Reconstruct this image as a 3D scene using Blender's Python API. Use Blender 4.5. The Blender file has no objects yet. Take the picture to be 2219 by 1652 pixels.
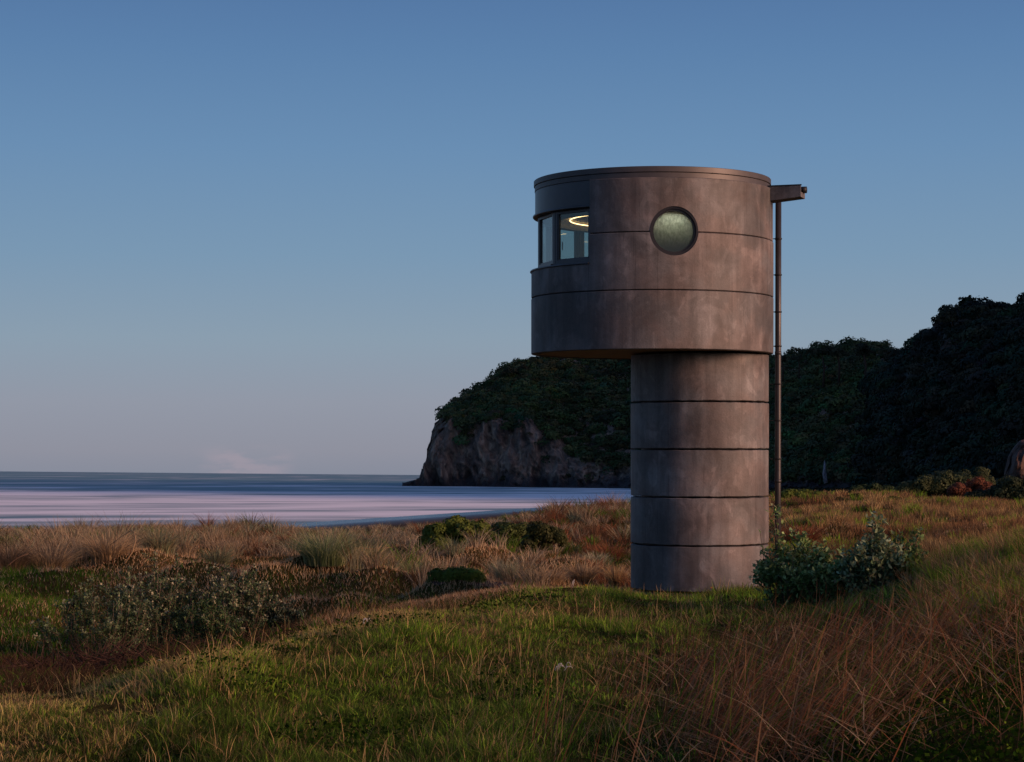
import bpy, bmesh, math, random
import numpy as np
from math import radians, sin, cos, pi
from mathutils import Vector

random.seed(4)
RNG = np.random.default_rng(11)
SC = bpy.context.scene

# ------------------------------------------------------------------ camera
F = 4500.0            # focal length in px of a 2219 px wide picture
HZ = 1031.0           # eye-level row in that picture
cam_d = bpy.data.cameras.new('camera')
cam = bpy.data.objects.new('camera', cam_d)
SC.collection.objects.link(cam)
cam.location = (0, 0, 0)
cam.rotation_euler = (radians(90), 0, 0)
cam_d.sensor_width = 36
cam_d.lens = F / 2219 * 36
cam_d.shift_y = (HZ - 826) / 2219
cam_d.clip_start = 0.1
cam_d.clip_end = 90000
SC.camera = cam

# ------------------------------------------------------------------ light
SUN_AZ, SUN_EL = radians(63), radians(13)
SDIR = Vector((sin(SUN_AZ) * cos(SUN_EL), -cos(SUN_AZ) * cos(SUN_EL), sin(SUN_EL)))
sd = bpy.data.lights.new('dawn_sun', 'SUN')
sd.energy = 4.6
sd.angle = radians(20)
sd.color = (1.0, 0.56, 0.37)
so = bpy.data.objects.new('dawn_sun', sd)
SC.collection.objects.link(so)
so.rotation_euler = SDIR.to_track_quat('Z', 'Y').to_euler()

W = bpy.data.worlds.new('World')
SC.world = W
W.use_nodes = True
nt = W.node_tree
nt.nodes.clear()
def wn(t, **k):
    n = nt.nodes.new(t)
    for a, b in k.items():
        setattr(n, a, b)
    return n
out = wn('ShaderNodeOutputWorld')
bg = wn('ShaderNodeBackground')
tc = wn('ShaderNodeTexCoord')
sep = wn('ShaderNodeSeparateXYZ')
nt.links.new(tc.outputs['Generated'], sep.inputs[0])
ramp = wn('ShaderNodeValToRGB')
nt.links.new(sep.outputs['Z'], ramp.inputs[0])
def s2l(c):
    return tuple(((v / 255 + 0.055) / 1.055) ** 2.4 if v > 10 else v / 255 / 12.92 for v in c)
stops = [(0.0, (134, 139, 154)), (0.012, (143, 145, 158)), (0.035, (146, 152, 166)), (0.065, (139, 158, 175)),
         (0.105, (122, 152, 179)), (0.155, (106, 142, 179)), (0.20, (92, 129, 171)), (0.235, (82, 117, 162)),
         (0.45, (68, 102, 148)), (1.0, (62, 86, 128))]
cr = ramp.color_ramp
cr.elements[0].position = 0; cr.elements[1].position = 1
cr.elements[0].color = (*s2l(stops[0][1]), 1)
cr.elements[1].color = (*s2l(stops[-1][1]), 1)
for p, c in stops[1:-1]:
    e = cr.elements.new(p)
    e.color = (*s2l(c), 1)
# a broad dawn glow low in the sky on the sun's side
dot = wn('ShaderNodeVectorMath', operation='DOT_PRODUCT')
nt.links.new(tc.outputs['Generated'], dot.inputs[0])
dot.inputs[1].default_value = (sin(SUN_AZ), -cos(SUN_AZ), 0.05)
mr = wn('ShaderNodeMapRange', interpolation_type='SMOOTHSTEP')
mr.inputs['From Min'].default_value = 0.45
mr.inputs['From Max'].default_value = 1.0
nt.links.new(dot.outputs['Value'], mr.inputs['Value'])
mx = wn('ShaderNodeMixRGB', blend_type='ADD')
mx.inputs[2].default_value = (0.50, 0.28, 0.19, 1)
nt.links.new(mr.outputs[0], mx.inputs[0])
nt.links.new(ramp.outputs[0], mx.inputs[1])
# faint clouds lying just above the sea horizon
mp = wn('ShaderNodeMapping')
mp.inputs['Scale'].default_value = (60, 60, 200)
nt.links.new(tc.outputs['Generated'], mp.inputs[0])
nz = wn('ShaderNodeTexNoise')
nz.inputs['Scale'].default_value = 1.0
nz.inputs['Detail'].default_value = 6
nt.links.new(mp.outputs[0], nz.inputs[0])
c1 = wn('ShaderNodeMapRange', interpolation_type='SMOOTHSTEP')
c1.inputs['From Min'].default_value = 0.38
c1.inputs['From Max'].default_value = 0.62
nt.links.new(nz.outputs[0], c1.inputs['Value'])
dz = wn('ShaderNodeMapRange', interpolation_type='SMOOTHSTEP')
dz.inputs['From Min'].default_value = 0.016
dz.inputs['From Max'].default_value = 0.008
nt.links.new(sep.outputs['Z'], dz.inputs['Value'])
cm = wn('ShaderNodeMath', operation='MULTIPLY')
nt.links.new(c1.outputs[0], cm.inputs[0]); nt.links.new(dz.outputs[0], cm.inputs[1])
xm = wn('ShaderNodeMapRange', interpolation_type='SMOOTHSTEP')
xm.inputs['From Min'].default_value = -0.100; xm.inputs['From Max'].default_value = -0.118
nt.links.new(sep.outputs['X'], xm.inputs['Value'])
xs0 = wn('ShaderNodeMath', operation='MULTIPLY'); xm2 = wn('ShaderNodeMapRange', interpolation_type='SMOOTHSTEP')
xm2.inputs['From Min'].default_value = -0.155; xm2.inputs['From Max'].default_value = -0.135
nt.links.new(sep.outputs['X'], xm2.inputs['Value'])
xmm = wn('ShaderNodeMath', operation='MULTIPLY'); nt.links.new(xm.outputs[0], xmm.inputs[0]); nt.links.new(xm2.outputs[0], xmm.inputs[1])
nt.links.new(cm.outputs[0], xs0.inputs[0]); nt.links.new(xmm.outputs[0], xs0.inputs[1])
cs = wn('ShaderNodeMath', operation='MULTIPLY'); cs.inputs[1].default_value = 0.38
nt.links.new(xs0.outputs[0], cs.inputs[0])
mx2 = wn('ShaderNodeMixRGB')
mx2.inputs[2].default_value = (*s2l((176, 158, 168)), 1)
nt.links.new(cs.outputs[0], mx2.inputs[0]); nt.links.new(mx.outputs[0], mx2.inputs[1])
nt.links.new(mx2.outputs[0], bg.inputs['Color'])
bg.inputs['Strength'].default_value = 1.0
nt.links.new(bg.outputs[0], out.inputs[0])

SC.view_settings.view_transform = 'Standard'
SC.view_settings.look = 'None'
SC.view_settings.exposure = 0.0
SC.view_settings.gamma = 1.0
SC.cycles.transparent_max_bounces = 24

# ------------------------------------------------------------------ helpers
COL = SC.collection
def PW(sx, sy, Y):
    return ((sx - 1109.5) / F * Y, Y, (HZ - sy) / F * Y)

def tag(o, label=None, cat=None, group=None, kind=None):
    if label: o['label'] = label
    if cat: o['category'] = cat
    if group: o['group'] = group
    if kind: o['kind'] = kind
    return o

def empty(name, loc=(0, 0, 0), parent=None):
    o = bpy.data.objects.new(name, None)
    o.empty_display_size = 0.2
    COL.objects.link(o)
    o.location = loc
    if parent: o.parent = parent
    return o

def link(name, me, mat=None, parent=None, loc=None):
    o = bpy.data.objects.new(name, me)
    COL.objects.link(o)
    if mat: me.materials.append(mat)
    if parent: o.parent = parent
    if loc: o.location = loc
    return o

def mesh_np(name, V, faces, mat, col=None, parent=None, smooth=False, loc=None):
    """faces: (M,k) int array, k = 3 or 4"""
    V = np.asarray(V, np.float32); faces = np.asarray(faces, np.int32)
    me = bpy.data.meshes.new(name)
    me.vertices.add(len(V)); me.vertices.foreach_set('co', V.ravel())
    M, k = faces.shape
    me.loops.add(M * k); me.loops.foreach_set('vertex_index', faces.ravel())
    me.polygons.add(M)
    me.polygons.foreach_set('loop_start', np.arange(M, dtype=np.int32) * k)
    me.polygons.foreach_set('loop_total', np.full(M, k, np.int32))
    if smooth: me.polygons.foreach_set('use_smooth', np.ones(M, bool))
    if col is not None:
        a = me.color_attributes.new('Col', 'FLOAT_COLOR', 'POINT')
        c = np.ones((len(V), 4), np.float32); c[:, :3] = col
        a.data.foreach_set('color', c.ravel())
    me.update(calc_edges=True)
    return link(name, me, mat, parent, loc)

def sstep(a, b, x):
    t = np.clip((x - a) / (b - a), 0, 1)
    return t * t * (3 - 2 * t)

def hsh(ix, iy, iz, seed):
    n = (ix.astype(np.int64) * 374761393 + iy.astype(np.int64) * 668265263 + iz.astype(np.int64) * 2147483647 // 7 + seed * 1274126177) & 0xffffffff
    n = ((n ^ (n >> 13)) * 1274126177) & 0xffffffff
    n = ((n ^ (n >> 16)) * 2246822519) & 0xffffffff
    return ((n ^ (n >> 15)) & 0xffffff) / float(0xffffff)

def vnoise(x, y, z=None, seed=0):
    x = np.asarray(x, float); y = np.asarray(y, float)
    z = np.zeros_like(x) if z is None else np.asarray(z, float)
    xi, yi, zi = np.floor(x), np.floor(y), np.floor(z)
    fx, fy, fz = x - xi, y - yi, z - zi
    fx, fy, fz = [t * t * (3 - 2 * t) for t in (fx, fy, fz)]
    r = 0
    for a in (0, 1):
        for b in (0, 1):
            for c in (0, 1):
                w = (fx if a else 1 - fx) * (fy if b else 1 - fy) * (fz if c else 1 - fz)
                r = r + w * hsh(xi + a, yi + b, zi + c, seed)
    return r * 2 - 1

def fbm(x, y, z=None, o=4, seed=0, gain=0.5):
    r = 0; a = 1.0; n = 0
    z = np.zeros_like(np.asarray(x, float)) if z is None else z
    f = 1.0
    for i in range(o):
        r = r + a * vnoise(x * f + 13.7 * i, y * f + 5.1 * i, z * f + 3.3 * i, seed + i)
        n += a; a *= gain; f *= 2.03
    return r / n

# ------------------------------------------------------------------ materials
def newmat(name):
    m = bpy.data.materials.new(name); m.use_nodes = True
    n = m.node_tree; p = n.nodes['Principled BSDF']
    return m, n, p
def nd(n, t, **k):
    x = n.nodes.new(t)
    for a, b in k.items(): setattr(x, a, b)
    return x

def plain(name, col, rough=0.6, metal=0.0, bump=0.0, scale=30, var=0.15):
    m, n, p = newmat(name)
    t = nd(n, 'ShaderNodeTexCoord'); z = nd(n, 'ShaderNodeTexNoise')
    z.inputs['Scale'].default_value = scale; z.inputs['Detail'].default_value = 4
    n.links.new(t.outputs['Object'], z.inputs[0])
    r = nd(n, 'ShaderNodeMapRange')
    r.inputs['To Min'].default_value = 1 - var; r.inputs['To Max'].default_value = 1 + var
    r.inputs['From Min'].default_value = 0.3; r.inputs['From Max'].default_value = 0.7
    n.links.new(z.outputs[0], r.inputs['Value'])
    v = nd(n, 'ShaderNodeVectorMath', operation='SCALE')
    v.inputs[0].default_value = col
    n.links.new(r.outputs[0], v.inputs['Scale'])
    n.links.new(v.outputs[0], p.inputs['Base Color'])
    p.inputs['Roughness'].default_value = rough; p.inputs['Metallic'].default_value = metal
    if bump:
        b = nd(n, 'ShaderNodeBump'); b.inputs['Strength'].default_value = bump; b.inputs['Distance'].default_value = 0.01
        n.links.new(z.outputs[0], b.inputs['Height']); n.links.new(b.outputs[0], p.inputs['Normal'])
    return m

def leafmat(name, trans=0.25, rough=0.6, spec=0.25):
    m, n, p = newmat(name)
    a = nd(n, 'ShaderNodeVertexColor'); a.layer_name = 'Col'
    n.links.new(a.outputs[0], p.inputs['Base Color'])
    p.inputs['Roughness'].default_value = rough
    p.inputs['Specular IOR Level'].default_value = spec
    o = n.nodes['Material Output']
    if trans > 0:
        t = nd(n, 'ShaderNodeBsdfTranslucent'); n.links.new(a.outputs[0], t.inputs[0])
        x = nd(n, 'ShaderNodeMixShader'); x.inputs[0].default_value = trans
        n.links.new(p.outputs[0], x.inputs[1]); n.links.new(t.outputs[0], x.inputs[2])
        n.links.new(x.outputs[0], o.inputs[0])
    return m

M_GRASS = leafmat('grass_blades', 0.40, 0.9, 0.03)
M_LEAF = leafmat('shrub_leaves', 0.2, 0.6, 0.12)
M_FOREST = leafmat('forest_leaves', 0.1, 0.8, 0.1)
M_BARK = leafmat('bark', 0.0, 0.9, 0.05)
M_PETAL = plain('flower_petals', (0.75, 0.42, 0.04), 0.6)

def concrete():
    m, n, p = newmat('weathered_concrete')
    t = nd(n, 'ShaderNodeTexCoord')
    def noise(scale, det, mapscale=None, dist=0.0, rough=0.55):
        z = nd(n, 'ShaderNodeTexNoise'); z.inputs['Scale'].default_value = scale
        z.inputs['Detail'].default_value = det; z.inputs['Roughness'].default_value = rough
        z.inputs['Distortion'].default_value = dist
        if mapscale:
            mp = nd(n, 'ShaderNodeMapping'); mp.inputs['Scale'].default_value = mapscale
            n.links.new(t.outputs['Object'], mp.inputs[0]); n.links.new(mp.outputs[0], z.inputs[0])
        else:
            n.links.new(t.outputs['Object'], z.inputs[0])
        return z
    def rng(src, a, b, c, d):
        r = nd(n, 'ShaderNodeMapRange', interpolation_type='SMOOTHSTEP')
        for k, v in zip(('From Min', 'From Max', 'To Min', 'To Max'), (a, b, c, d)): r.inputs[k].default_value = v
        n.links.new(src.outputs[0], r.inputs['Value']); return r
    big = rng(noise(0.9, 5, None, 0.6), 0.32, 0.7, 0.60, 1.38)
    streak = rng(noise(1.0, 4, (5.5, 5.5, 0.5), 0.2), 0.35, 0.7, 0.80, 1.22)
    patch = rng(noise(2.6, 3, (1, 1, 0.7), 1.2), 0.55, 0.64, 1.0, 1.34)
    fine = rng(noise(38, 5, None, 0, 0.7), 0.3, 0.7, 0.9, 1.1)
    pit = rng(noise(22, 2), 0.69, 0.75, 1.0, 0.65)
    last = big
    drip = rng(noise(1.0, 3, (16, 16, 0.28), 0.1, 0.7), 0.60, 0.72, 1.0, 0.72)
    blot = rng(noise(7, 4, (1, 1, 1), 0.8), 0.34, 0.66, 0.92, 1.07)
    for q in (streak, patch, fine, pit, drip, blot):
        x = nd(n, 'ShaderNodeMath', operation='MULTIPLY')
        n.links.new(last.outputs[0], x.inputs[0]); n.links.new(q.outputs[0], x.inputs[1]); last = x
    hue = rng(noise(1.7, 3), 0.35, 0.65, 0, 1)
    mix = nd(n, 'ShaderNodeMixRGB'); mix.inputs[1].default_value = (0.113, 0.098, 0.095, 1); mix.inputs[2].default_value = (0.101, 0.101, 0.104, 1)
    n.links.new(hue.outputs[0], mix.inputs[0])
    v = nd(n, 'ShaderNodeVectorMath', operation='SCALE')
    n.links.new(mix.outputs[0], v.inputs[0]); n.links.new(last.outputs[0], v.inputs['Scale'])
    n.links.new(v.outputs[0], p.inputs['Base Color'])
    p.inputs['Roughness'].default_value = 0.62
    p.inputs['Specular IOR Level'].default_value = 0.4
    b = nd(n, 'ShaderNodeBump'); b.inputs['Strength'].default_value = 0.35; b.inputs['Distance'].default_value = 0.012
    ad = nd(n, 'ShaderNodeMath', operation='ADD')
    n.links.new(noise(30, 5, None, 0, 0.7).outputs[0], ad.inputs[0]); n.links.new(noise(3, 3).outputs[0], ad.inputs[1])
    n.links.new(ad.outputs[0], b.inputs['Height']); n.links.new(b.outputs[0], p.inputs['Normal'])
    return m
M_CONC = concrete()
M_METAL = plain('painted_dark_metal', (0.040, 0.046, 0.058), 0.38, 0.3, 0, 6, 0.1)
M_CAP = plain('roof_flashing', (0.062, 0.058, 0.060), 0.5, 0.2, 0, 5, 0.15)
M_SOFFIT = plain('timber_soffit', (0.42, 0.25, 0.14), 0.6, 0, 0, 4, 0.15)
M_PIPE = plain('pipe_coating', (0.034, 0.033, 0.036), 0.4, 0.2, 0, 4, 0.15)
M_DARK = plain('dark_fixings', (0.02, 0.02, 0.022), 0.5, 0.5)
M_REVEAL = plain('porthole_ring_paint', (0.014, 0.013, 0.015), 0.35, 0.2)
M_CEIL = plain('ceiling_paint', (0.45, 0.40, 0.30), 0.8)
M_INNER = plain('inner_wall', (0.10, 0.10, 0.09), 0.7)
M_FLOOR = plain('room_floor', (0.10, 0.09, 0.08), 0.6)

PZ_ = 4.243 + 2.2
def glassmat(name, tint=(1, 1, 1), haze=0.0, drops=False):
    m, n, p = newmat(name)
    n.nodes.remove(p)
    o = n.nodes['Material Output']
    tr = nd(n, 'ShaderNodeBsdfTransparent'); tr.inputs[0].default_value = (*tint, 1)
    if drops:
        tr = nd(n, 'ShaderNodeBsdfRefraction'); tr.inputs['Color'].default_value = (*tint, 1); tr.inputs['Roughness'].default_value = 0.8; tr.inputs['IOR'].default_value = 1.04
    gl = nd(n, 'ShaderNodeBsdfGlossy'); gl.inputs['Roughness'].default_value = 0.02
    lw = nd(n, 'ShaderNodeLayerWeight'); lw.inputs[0].default_value = 0.5
    pw = nd(n, 'ShaderNodeMath', operation='POWER'); pw.inputs[1].default_value = 4.0; n.links.new(lw.outputs['Facing'], pw.inputs[0])
    fr = nd(n, 'ShaderNodeMath', operation='MULTIPLY_ADD'); fr.inputs[1].default_value = 0.85; fr.inputs[2].default_value = 0.06
    n.links.new(pw.outputs[0], fr.inputs[0])
    x = nd(n, 'ShaderNodeMixShader')
    n.links.new(fr.outputs[0], x.inputs[0]); n.links.new(tr.outputs[0], x.inputs[1]); n.links.new(gl.outputs[0], x.inputs[2])
    last = x
    if haze or drops:
        df = nd(n, 'ShaderNodeBsdfTranslucent'); df.inputs[0].default_value = (0.88, 0.92, 0.84, 1)
        dd = nd(n, 'ShaderNodeBsdfDiffuse'); dd.inputs[0].default_value = (0.10, 0.13, 0.07, 1)  # greenish tint in the mist, standing in for reflected green ground
        a = nd(n, 'ShaderNodeMixShader'); a.inputs[0].default_value = 0.2
        n.links.new(df.outputs[0], a.inputs[1]); n.links.new(dd.outputs[0], a.inputs[2])
        y = nd(n, 'ShaderNodeMixShader'); y.inputs[0].default_value = haze
        if drops:
            t = nd(n, 'ShaderNodeTexCoord')
            mp = nd(n, 'ShaderNodeMapping'); mp.inputs['Scale'].default_value = (1, 1, 0.55)
            n.links.new(t.outputs['Object'], mp.inputs[0])
            z = nd(n, 'ShaderNodeTexNoise'); z.inputs['Scale'].default_value = 26; z.inputs['Detail'].default_value = 6; z.inputs['Roughness'].default_value = 0.7
            n.links.new(mp.outputs[0], z.inputs[0])
            r = nd(n, 'ShaderNodeMapRange'); r.inputs['From Min'].default_value = 0.4; r.inputs['From Max'].default_value = 0.62
            r.inputs['To Min'].default_value = haze * 0.55; r.inputs['To Max'].default_value = min(haze * 1.35, 0.98)
            n.links.new(z.outputs[0], r.inputs['Value'])
            sz = nd(n, 'ShaderNodeSeparateXYZ'); n.links.new(t.outputs['Object'], sz.inputs[0])
            zr = nd(n, 'ShaderNodeMapRange'); zr.inputs['From Min'].default_value = PZ_ - 0.30; zr.inputs['From Max'].default_value = PZ_ + 0.30
            zr.inputs['To Min'].default_value = 0.04; zr.inputs['To Max'].default_value = 1.30  # mist thickens upwards to paint a bright top and dim bottom
            n.links.new(sz.outputs[2], zr.inputs['Value'])
            ml = nd(n, 'ShaderNodeMath', operation='MULTIPLY', use_clamp=True); n.links.new(r.outputs[0], ml.inputs[0]); n.links.new(zr.outputs[0], ml.inputs[1])
            n.links.new(ml.outputs[0], y.inputs[0])
        n.links.new(last.outputs[0], y.inputs[1]); n.links.new(a.outputs[0], y.inputs[2])
        last = y
    n.links.new(last.outputs[0], o.inputs[0])
    return m
M_GLASS = glassmat('window_glass', (0.74, 0.80, 0.78))
M_PORT = glassmat('misted_porthole_glass', (0.20, 0.25, 0.18), 0.72, True)

def emit(name, col, s):
    m, n, p = newmat(name)
    p.inputs['Base Color'].default_value = (*col, 1)
    p.inputs['Emission Color'].default_value = (*col, 1)
    p.inputs['Emission Strength'].default_value = s
    return m
M_LAMP = emit('lamp_glow', (1.0, 0.60, 0.27), 7.0)

# ------------------------------------------------------------------ terrain
def sea_z(x):
    return -7.0 - 0.0088 * x
CTRL = [
 (0,1652,13.4),(700,1660,13.2),(1400,1652,13.5),(2219,1652,11.5),(0,1800,10.8),(1100,1800,10.8),(2219,1800,9.5),
 (0,1525,16.0),(300,1472,17.6),(500,1424,19.2),(700,1374,21.5),(900,1330,24.5),(1100,1300,28.5),(1300,1293,32.5),(1420,1304,35.3),(1515,1300,38),(1640,1280,37),
 (300,1580,14.9),(700,1500,17.2),(1100,1450,19.0),(1500,1450,19.6),(1500,1350,26.5),(1300,1340,27),(1000,1380,22.5),
 (60,1500,24),(-300,1500,24),(250,1452,31),(520,1400,35),(60,1385,35),(60,1300,42),(300,1300,44),(700,1310,41),(900,1306,42),(800,1330,36),
 (1100,1280,43),(1300,1268,46),(1000,1232,50),(700,1215,54),(200,1240,50),(1200,1190,60),(900,1182,65),(400,1205,58),(0,1240,50),(-300,1250,50),
 (0,1176,80),(-300,1180,80),(500,1170,85),(700,1168,85),(900,1160,86),(1150,1134,88),(1350,1114,90),(1500,1108,90),(1450,1232,50),
 (2219,1560,13.5),(2219,1400,17),(2219,1290,21),(2219,1195,27),(1900,1500,16),(1900,1360,22),(2000,1262,28),(1750,1420,19.5),(1750,1325,29),
 (2500,1500,14),(2500,1250,21),(2500,1150,27),(2500,1150,45),(2500,1100,80),
 (2219,1190,42),(2000,1215,43),(1800,1240,45),(1690,1235,47),(2219,1135,60),(1800,1160,60),(2000,1145,62),(1700,1100,85),(2000,1088,95),(2219,1112,80),(1750,1082,100),(1900,1078,105),(2219,1088,110)]
CP = np.array([[(a - 1109.5) / F * 7.0, math.log(Y), (HZ - b) / F * Y] for a, b, Y in CTRL])
def _tps_fit():
    P = CP[:, :2]; n = len(P)
    d = np.linalg.norm(P[:, None] - P[None], axis=2)
    K = np.where(d > 0, d * d * np.log(d + 1e-9), 0) + np.eye(n) * 0.002
    A = np.zeros((n + 3, n + 3)); A[:n, :n] = K; A[:n, n] = 1; A[:n, n + 1:] = P; A[n, :n] = 1; A[n + 1:, :n] = P.T
    b = np.zeros(n + 3); b[:n] = CP[:, 2]
    return np.linalg.solve(A, b)
TW = _tps_fit()
def tps(u, v):
    r = np.empty(len(u)); n = len(CP)
    for i in range(0, len(u), 50000):
        q = np.stack([u[i:i + 50000] * 7, v[i:i + 50000]], 1)
        d = np.linalg.norm(q[:, None] - CP[None, :, :2], axis=2)
        r[i:i + 50000] = (d * d * np.log(d + 1e-9)) @ TW[:n] + TW[n] + q @ TW[n + 1:]
    return r
TCX, TCY = PW(1515.5, 1290, 38)[:2]     # column axis
HUMPS_ = [((a - 1109.5) / F * Y, Y, w / F * Y, r, h * (1.55 if 36 < Y < 55 else 1.0) / F * Y) for a, Y, w, r, h in [
    (420, 47, 90, 1.3, 26), (560, 45, 75, 1.2, 30), (700, 47, 90, 1.3, 28), (830, 44, 95, 1.2, 32), (640, 41, 70, 1.1, 24),
    (760, 40, 80, 1.0, 24), (940, 41, 85, 1.1, 24), (500, 40.5, 70, 1.1, 20), (330, 50, 80, 1.4, 28), (880, 37.5, 60, .9, 16),
    (60, 34, 90, 1.3, 20), (1230, 51, 90, 1.6, 26), (1020, 53, 100, 1.8, 24), (150, 45, 90, 1.4, 24),
    (1110, 25, 120, 2.0, 10), (900, 20, 130, 1.8, 14), (500, 17.4, 120, 1.5, 16), (1350, 24, 130, 2.2, 14), (1250, 17.5, 150, 1.6, 16), (250, 14.8, 140, 1.0, 12), (750, 16, 110, 1.3, 14),
    (1760, 58, 90, 2.0, 18), (1950, 66, 120, 2.5, 18), (2130, 52, 100, 2.0, 14), (1850, 92, 90, 3.0, 12)]]
def shore_x(Y):
    return -16.3 + 0.22 * (Y - 358)
def ground(x, y):
    x = np.asarray(x, float).ravel(); y = np.asarray(y, float).ravel()
    Yc = np.clip(y, 10, 112)
    uc = np.clip(x / np.maximum(Yc, 10), -0.29, 0.30)
    d = tps(uc, np.log(Yc))
    near = np.exp(-((x - TCX) ** 2 + (y - TCY) ** 2) / 6.0)
    damp = (1 - near)
    amp = 0.085 + 0.15 * sstep(28, 40, y) + 0.09 * sstep(50, 64, y)
    # lumpy dune hummocks
    n1 = fbm(x / 3.1, y / 4.2, None, 3, 3); n2 = fbm(x / 0.9, y / 1.2, None, 2, 9)
    d = d + damp * (amp * n1 * 1.4 + 0.065 * n2 + 0.03 * sstep(55, 40, y) * fbm(x / 0.42, y / 0.5, None, 2, 14))
    for hx, hy, rx, ry, hh in HUMPS_:
        d = d + hh * np.exp(-((x - hx) / rx) ** 2 - ((y - hy) / ry) ** 2) * (1 + 0.35 * n1)
    s = (x - shore_x(y)) * 0.977
    prof = sea_z(x) + 0.025 * s
    dunep = prof + 0.16 * np.maximum(s - 22, 0)
    far = sea_z(x) + np.clip(0.025 * s, -4, 3.2) + 0.25 * sstep(30, 80, s) * fbm(x / 20, y / 20, None, 3, 5)
    far = np.where(s < 30, prof, far)
    k = sstep(100, 165, y + 10 * n1)
    z = (1 - k) * d + k * far
    z = np.minimum(z, np.where(s < 80, dunep, 1e9))
    return np.maximum(z, sea_z(x) - 4)
def relief(x, y):
    r = (0.085 + 0.15 * sstep(28, 40, y)) * 1.4 * fbm(x / 3.1, y / 4.2, None, 3, 3) + 0.065 * fbm(x / 0.9, y / 1.2, None, 2, 9)
    for hx, hy, rx, ry, hh in HUMPS_:
        r = r + hh * np.exp(-((x - hx) / rx) ** 2 - ((y - hy) / ry) ** 2)
    return r
def g1(x, y):
    return float(ground([x], [y])[0])

def grid_axis(lo, hi, core, step, grow=1.06):
    a = [0.0]; st = step
    while a[-1] < hi:
        if a[-1] > core: st *= grow
        a.append(a[-1] + st)
    b = [0.0]; st = step
    while b[-1] > lo:
        if -b[-1] > core: st *= grow
        b.append(b[-1] - st)
    return np.array(sorted(set(b + a)))
gx = grid_axis(-1600, 2600, 24, 0.32, 1.05)
gy = grid_axis(-300, 3000, 70, 0.36, 1.035)
gy = np.concatenate([gy[gy < -20][::3], gy[gy >= -20]])
GX, GY = np.meshgrid(gx, gy)
GZ = ground(GX, GY).reshape(GX.shape)
ny, nx = GX.shape
idx = np.arange(nx * ny).reshape(ny, nx)
Fq = np.stack([idx[:-1, :-1], idx[:-1, 1:], idx[1:, 1:], idx[1:, :-1]], -1).reshape(-1, 4)

def groundmat():
    m, n, p = newmat('dune_soil')
    g = nd(n, 'ShaderNodeNewGeometry'); sp = nd(n, 'ShaderNodeSeparateXYZ'); n.links.new(g.outputs['Position'], sp.inputs[0])
    z1 = nd(n, 'ShaderNodeTexNoise'); z1.inputs['Scale'].default_value = 0.35; z1.inputs['Detail'].default_value = 6
    z2 = nd(n, 'ShaderNodeTexNoise'); z2.inputs['Scale'].default_value = 9; z2.inputs['Detail'].default_value = 8; z2.inputs['Roughness'].default_value = 0.7
    n.links.new(g.outputs['Position'], z1.inputs[0]); n.links.new(g.outputs['Position'], z2.inputs[0])
    r1 = nd(n, 'ShaderNodeValToRGB'); e = r1.color_ramp
    e.elements[0].position = 0.35; e.elements[0].color = (0.026, 0.034, 0.008, 1)
    e.elements[1].position = 0.68; e.elements[1].color = (0.060, 0.042, 0.016, 1)
    n.links.new(z1.outputs[0], r1.inputs[0])
    r2 = nd(n, 'ShaderNodeMapRange'); r2.inputs['From Min'].default_value = 0.3; r2.inputs['From Max'].default_value = 0.7
    r2.inputs['To Min'].default_value = 0.5; r2.inputs['To Max'].default_value = 1.5
    n.links.new(z2.outputs[0], r2.inputs['Value'])
    v = nd(n, 'ShaderNodeVectorMath', operation='SCALE'); n.links.new(r1.outputs[0], v.inputs[0]); n.links.new(r2.outputs[0], v.inputs['Scale'])
    # beach sand below the dunes
    a = nd(n, 'ShaderNodeMath', operation='MULTIPLY_ADD'); a.inputs[1].default_value = 0.0088; n.links.new(sp.outputs[0], a.inputs[0]); n.links.new(sp.outputs[2], a.inputs[2])
    sd_ = nd(n, 'ShaderNodeMapRange'); sd_.inputs['From Min'].default_value = -5.0; sd_.inputs['From Max'].default_value = -5.6
    n.links.new(a.outputs[0], sd_.inputs['Value'])
    wet = nd(n, 'ShaderNodeMapRange'); wet.inputs['From Min'].default_value = -6.45; wet.inputs['From Max'].default_value = -6.8
    n.links.new(a.outputs[0], wet.inputs['Value'])
    sand = nd(n, 'ShaderNodeMixRGB'); sand.inputs[1].default_value = (0.060, 0.047, 0.042, 1); sand.inputs[2].default_value = (0.030, 0.028, 0.032, 1)
    n.links.new(wet.outputs[0], sand.inputs[0])
    mx = nd(n, 'ShaderNodeMixRGB'); n.links.new(sd_.outputs[0], mx.inputs[0]); n.links.new(v.outputs[0], mx.inputs[1]); n.links.new(sand.outputs[0], mx.inputs[2])
    n.links.new(mx.outputs[0], p.inputs['Base Color'])
    ro = nd(n, 'ShaderNodeMapRange'); ro.inputs['To Min'].default_value = 0.9; ro.inputs['To Max'].default_value = 0.25
    n.links.new(wet.outputs[0], ro.inputs['Value']); n.links.new(ro.outputs[0], p.inputs['Roughness'])
    b = nd(n, 'ShaderNodeBump'); b.inputs['Strength'].default_value = 0.6; b.inputs['Distance'].default_value = 0.05
    n.links.new(z2.outputs[0], b.inputs['Height'])
    n.links.new(b.outputs[0], p.inputs['Normal'])
    spw = nd(n, 'ShaderNodeMath', operation='MULTIPLY'); spw.inputs[1].default_value = 0.5; n.links.new(wet.outputs[0], spw.inputs[0]); n.links.new(spw.outputs[0], p.inputs['Specular IOR Level'])
    return m
M_GROUND = groundmat()
go = mesh_np('ground', np.stack([GX.ravel(), GY.ravel(), GZ.ravel()], 1), Fq, M_GROUND, smooth=True)
tag(go, 'rolling dune ground running down to the dark beach', kind='structure')

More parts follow.
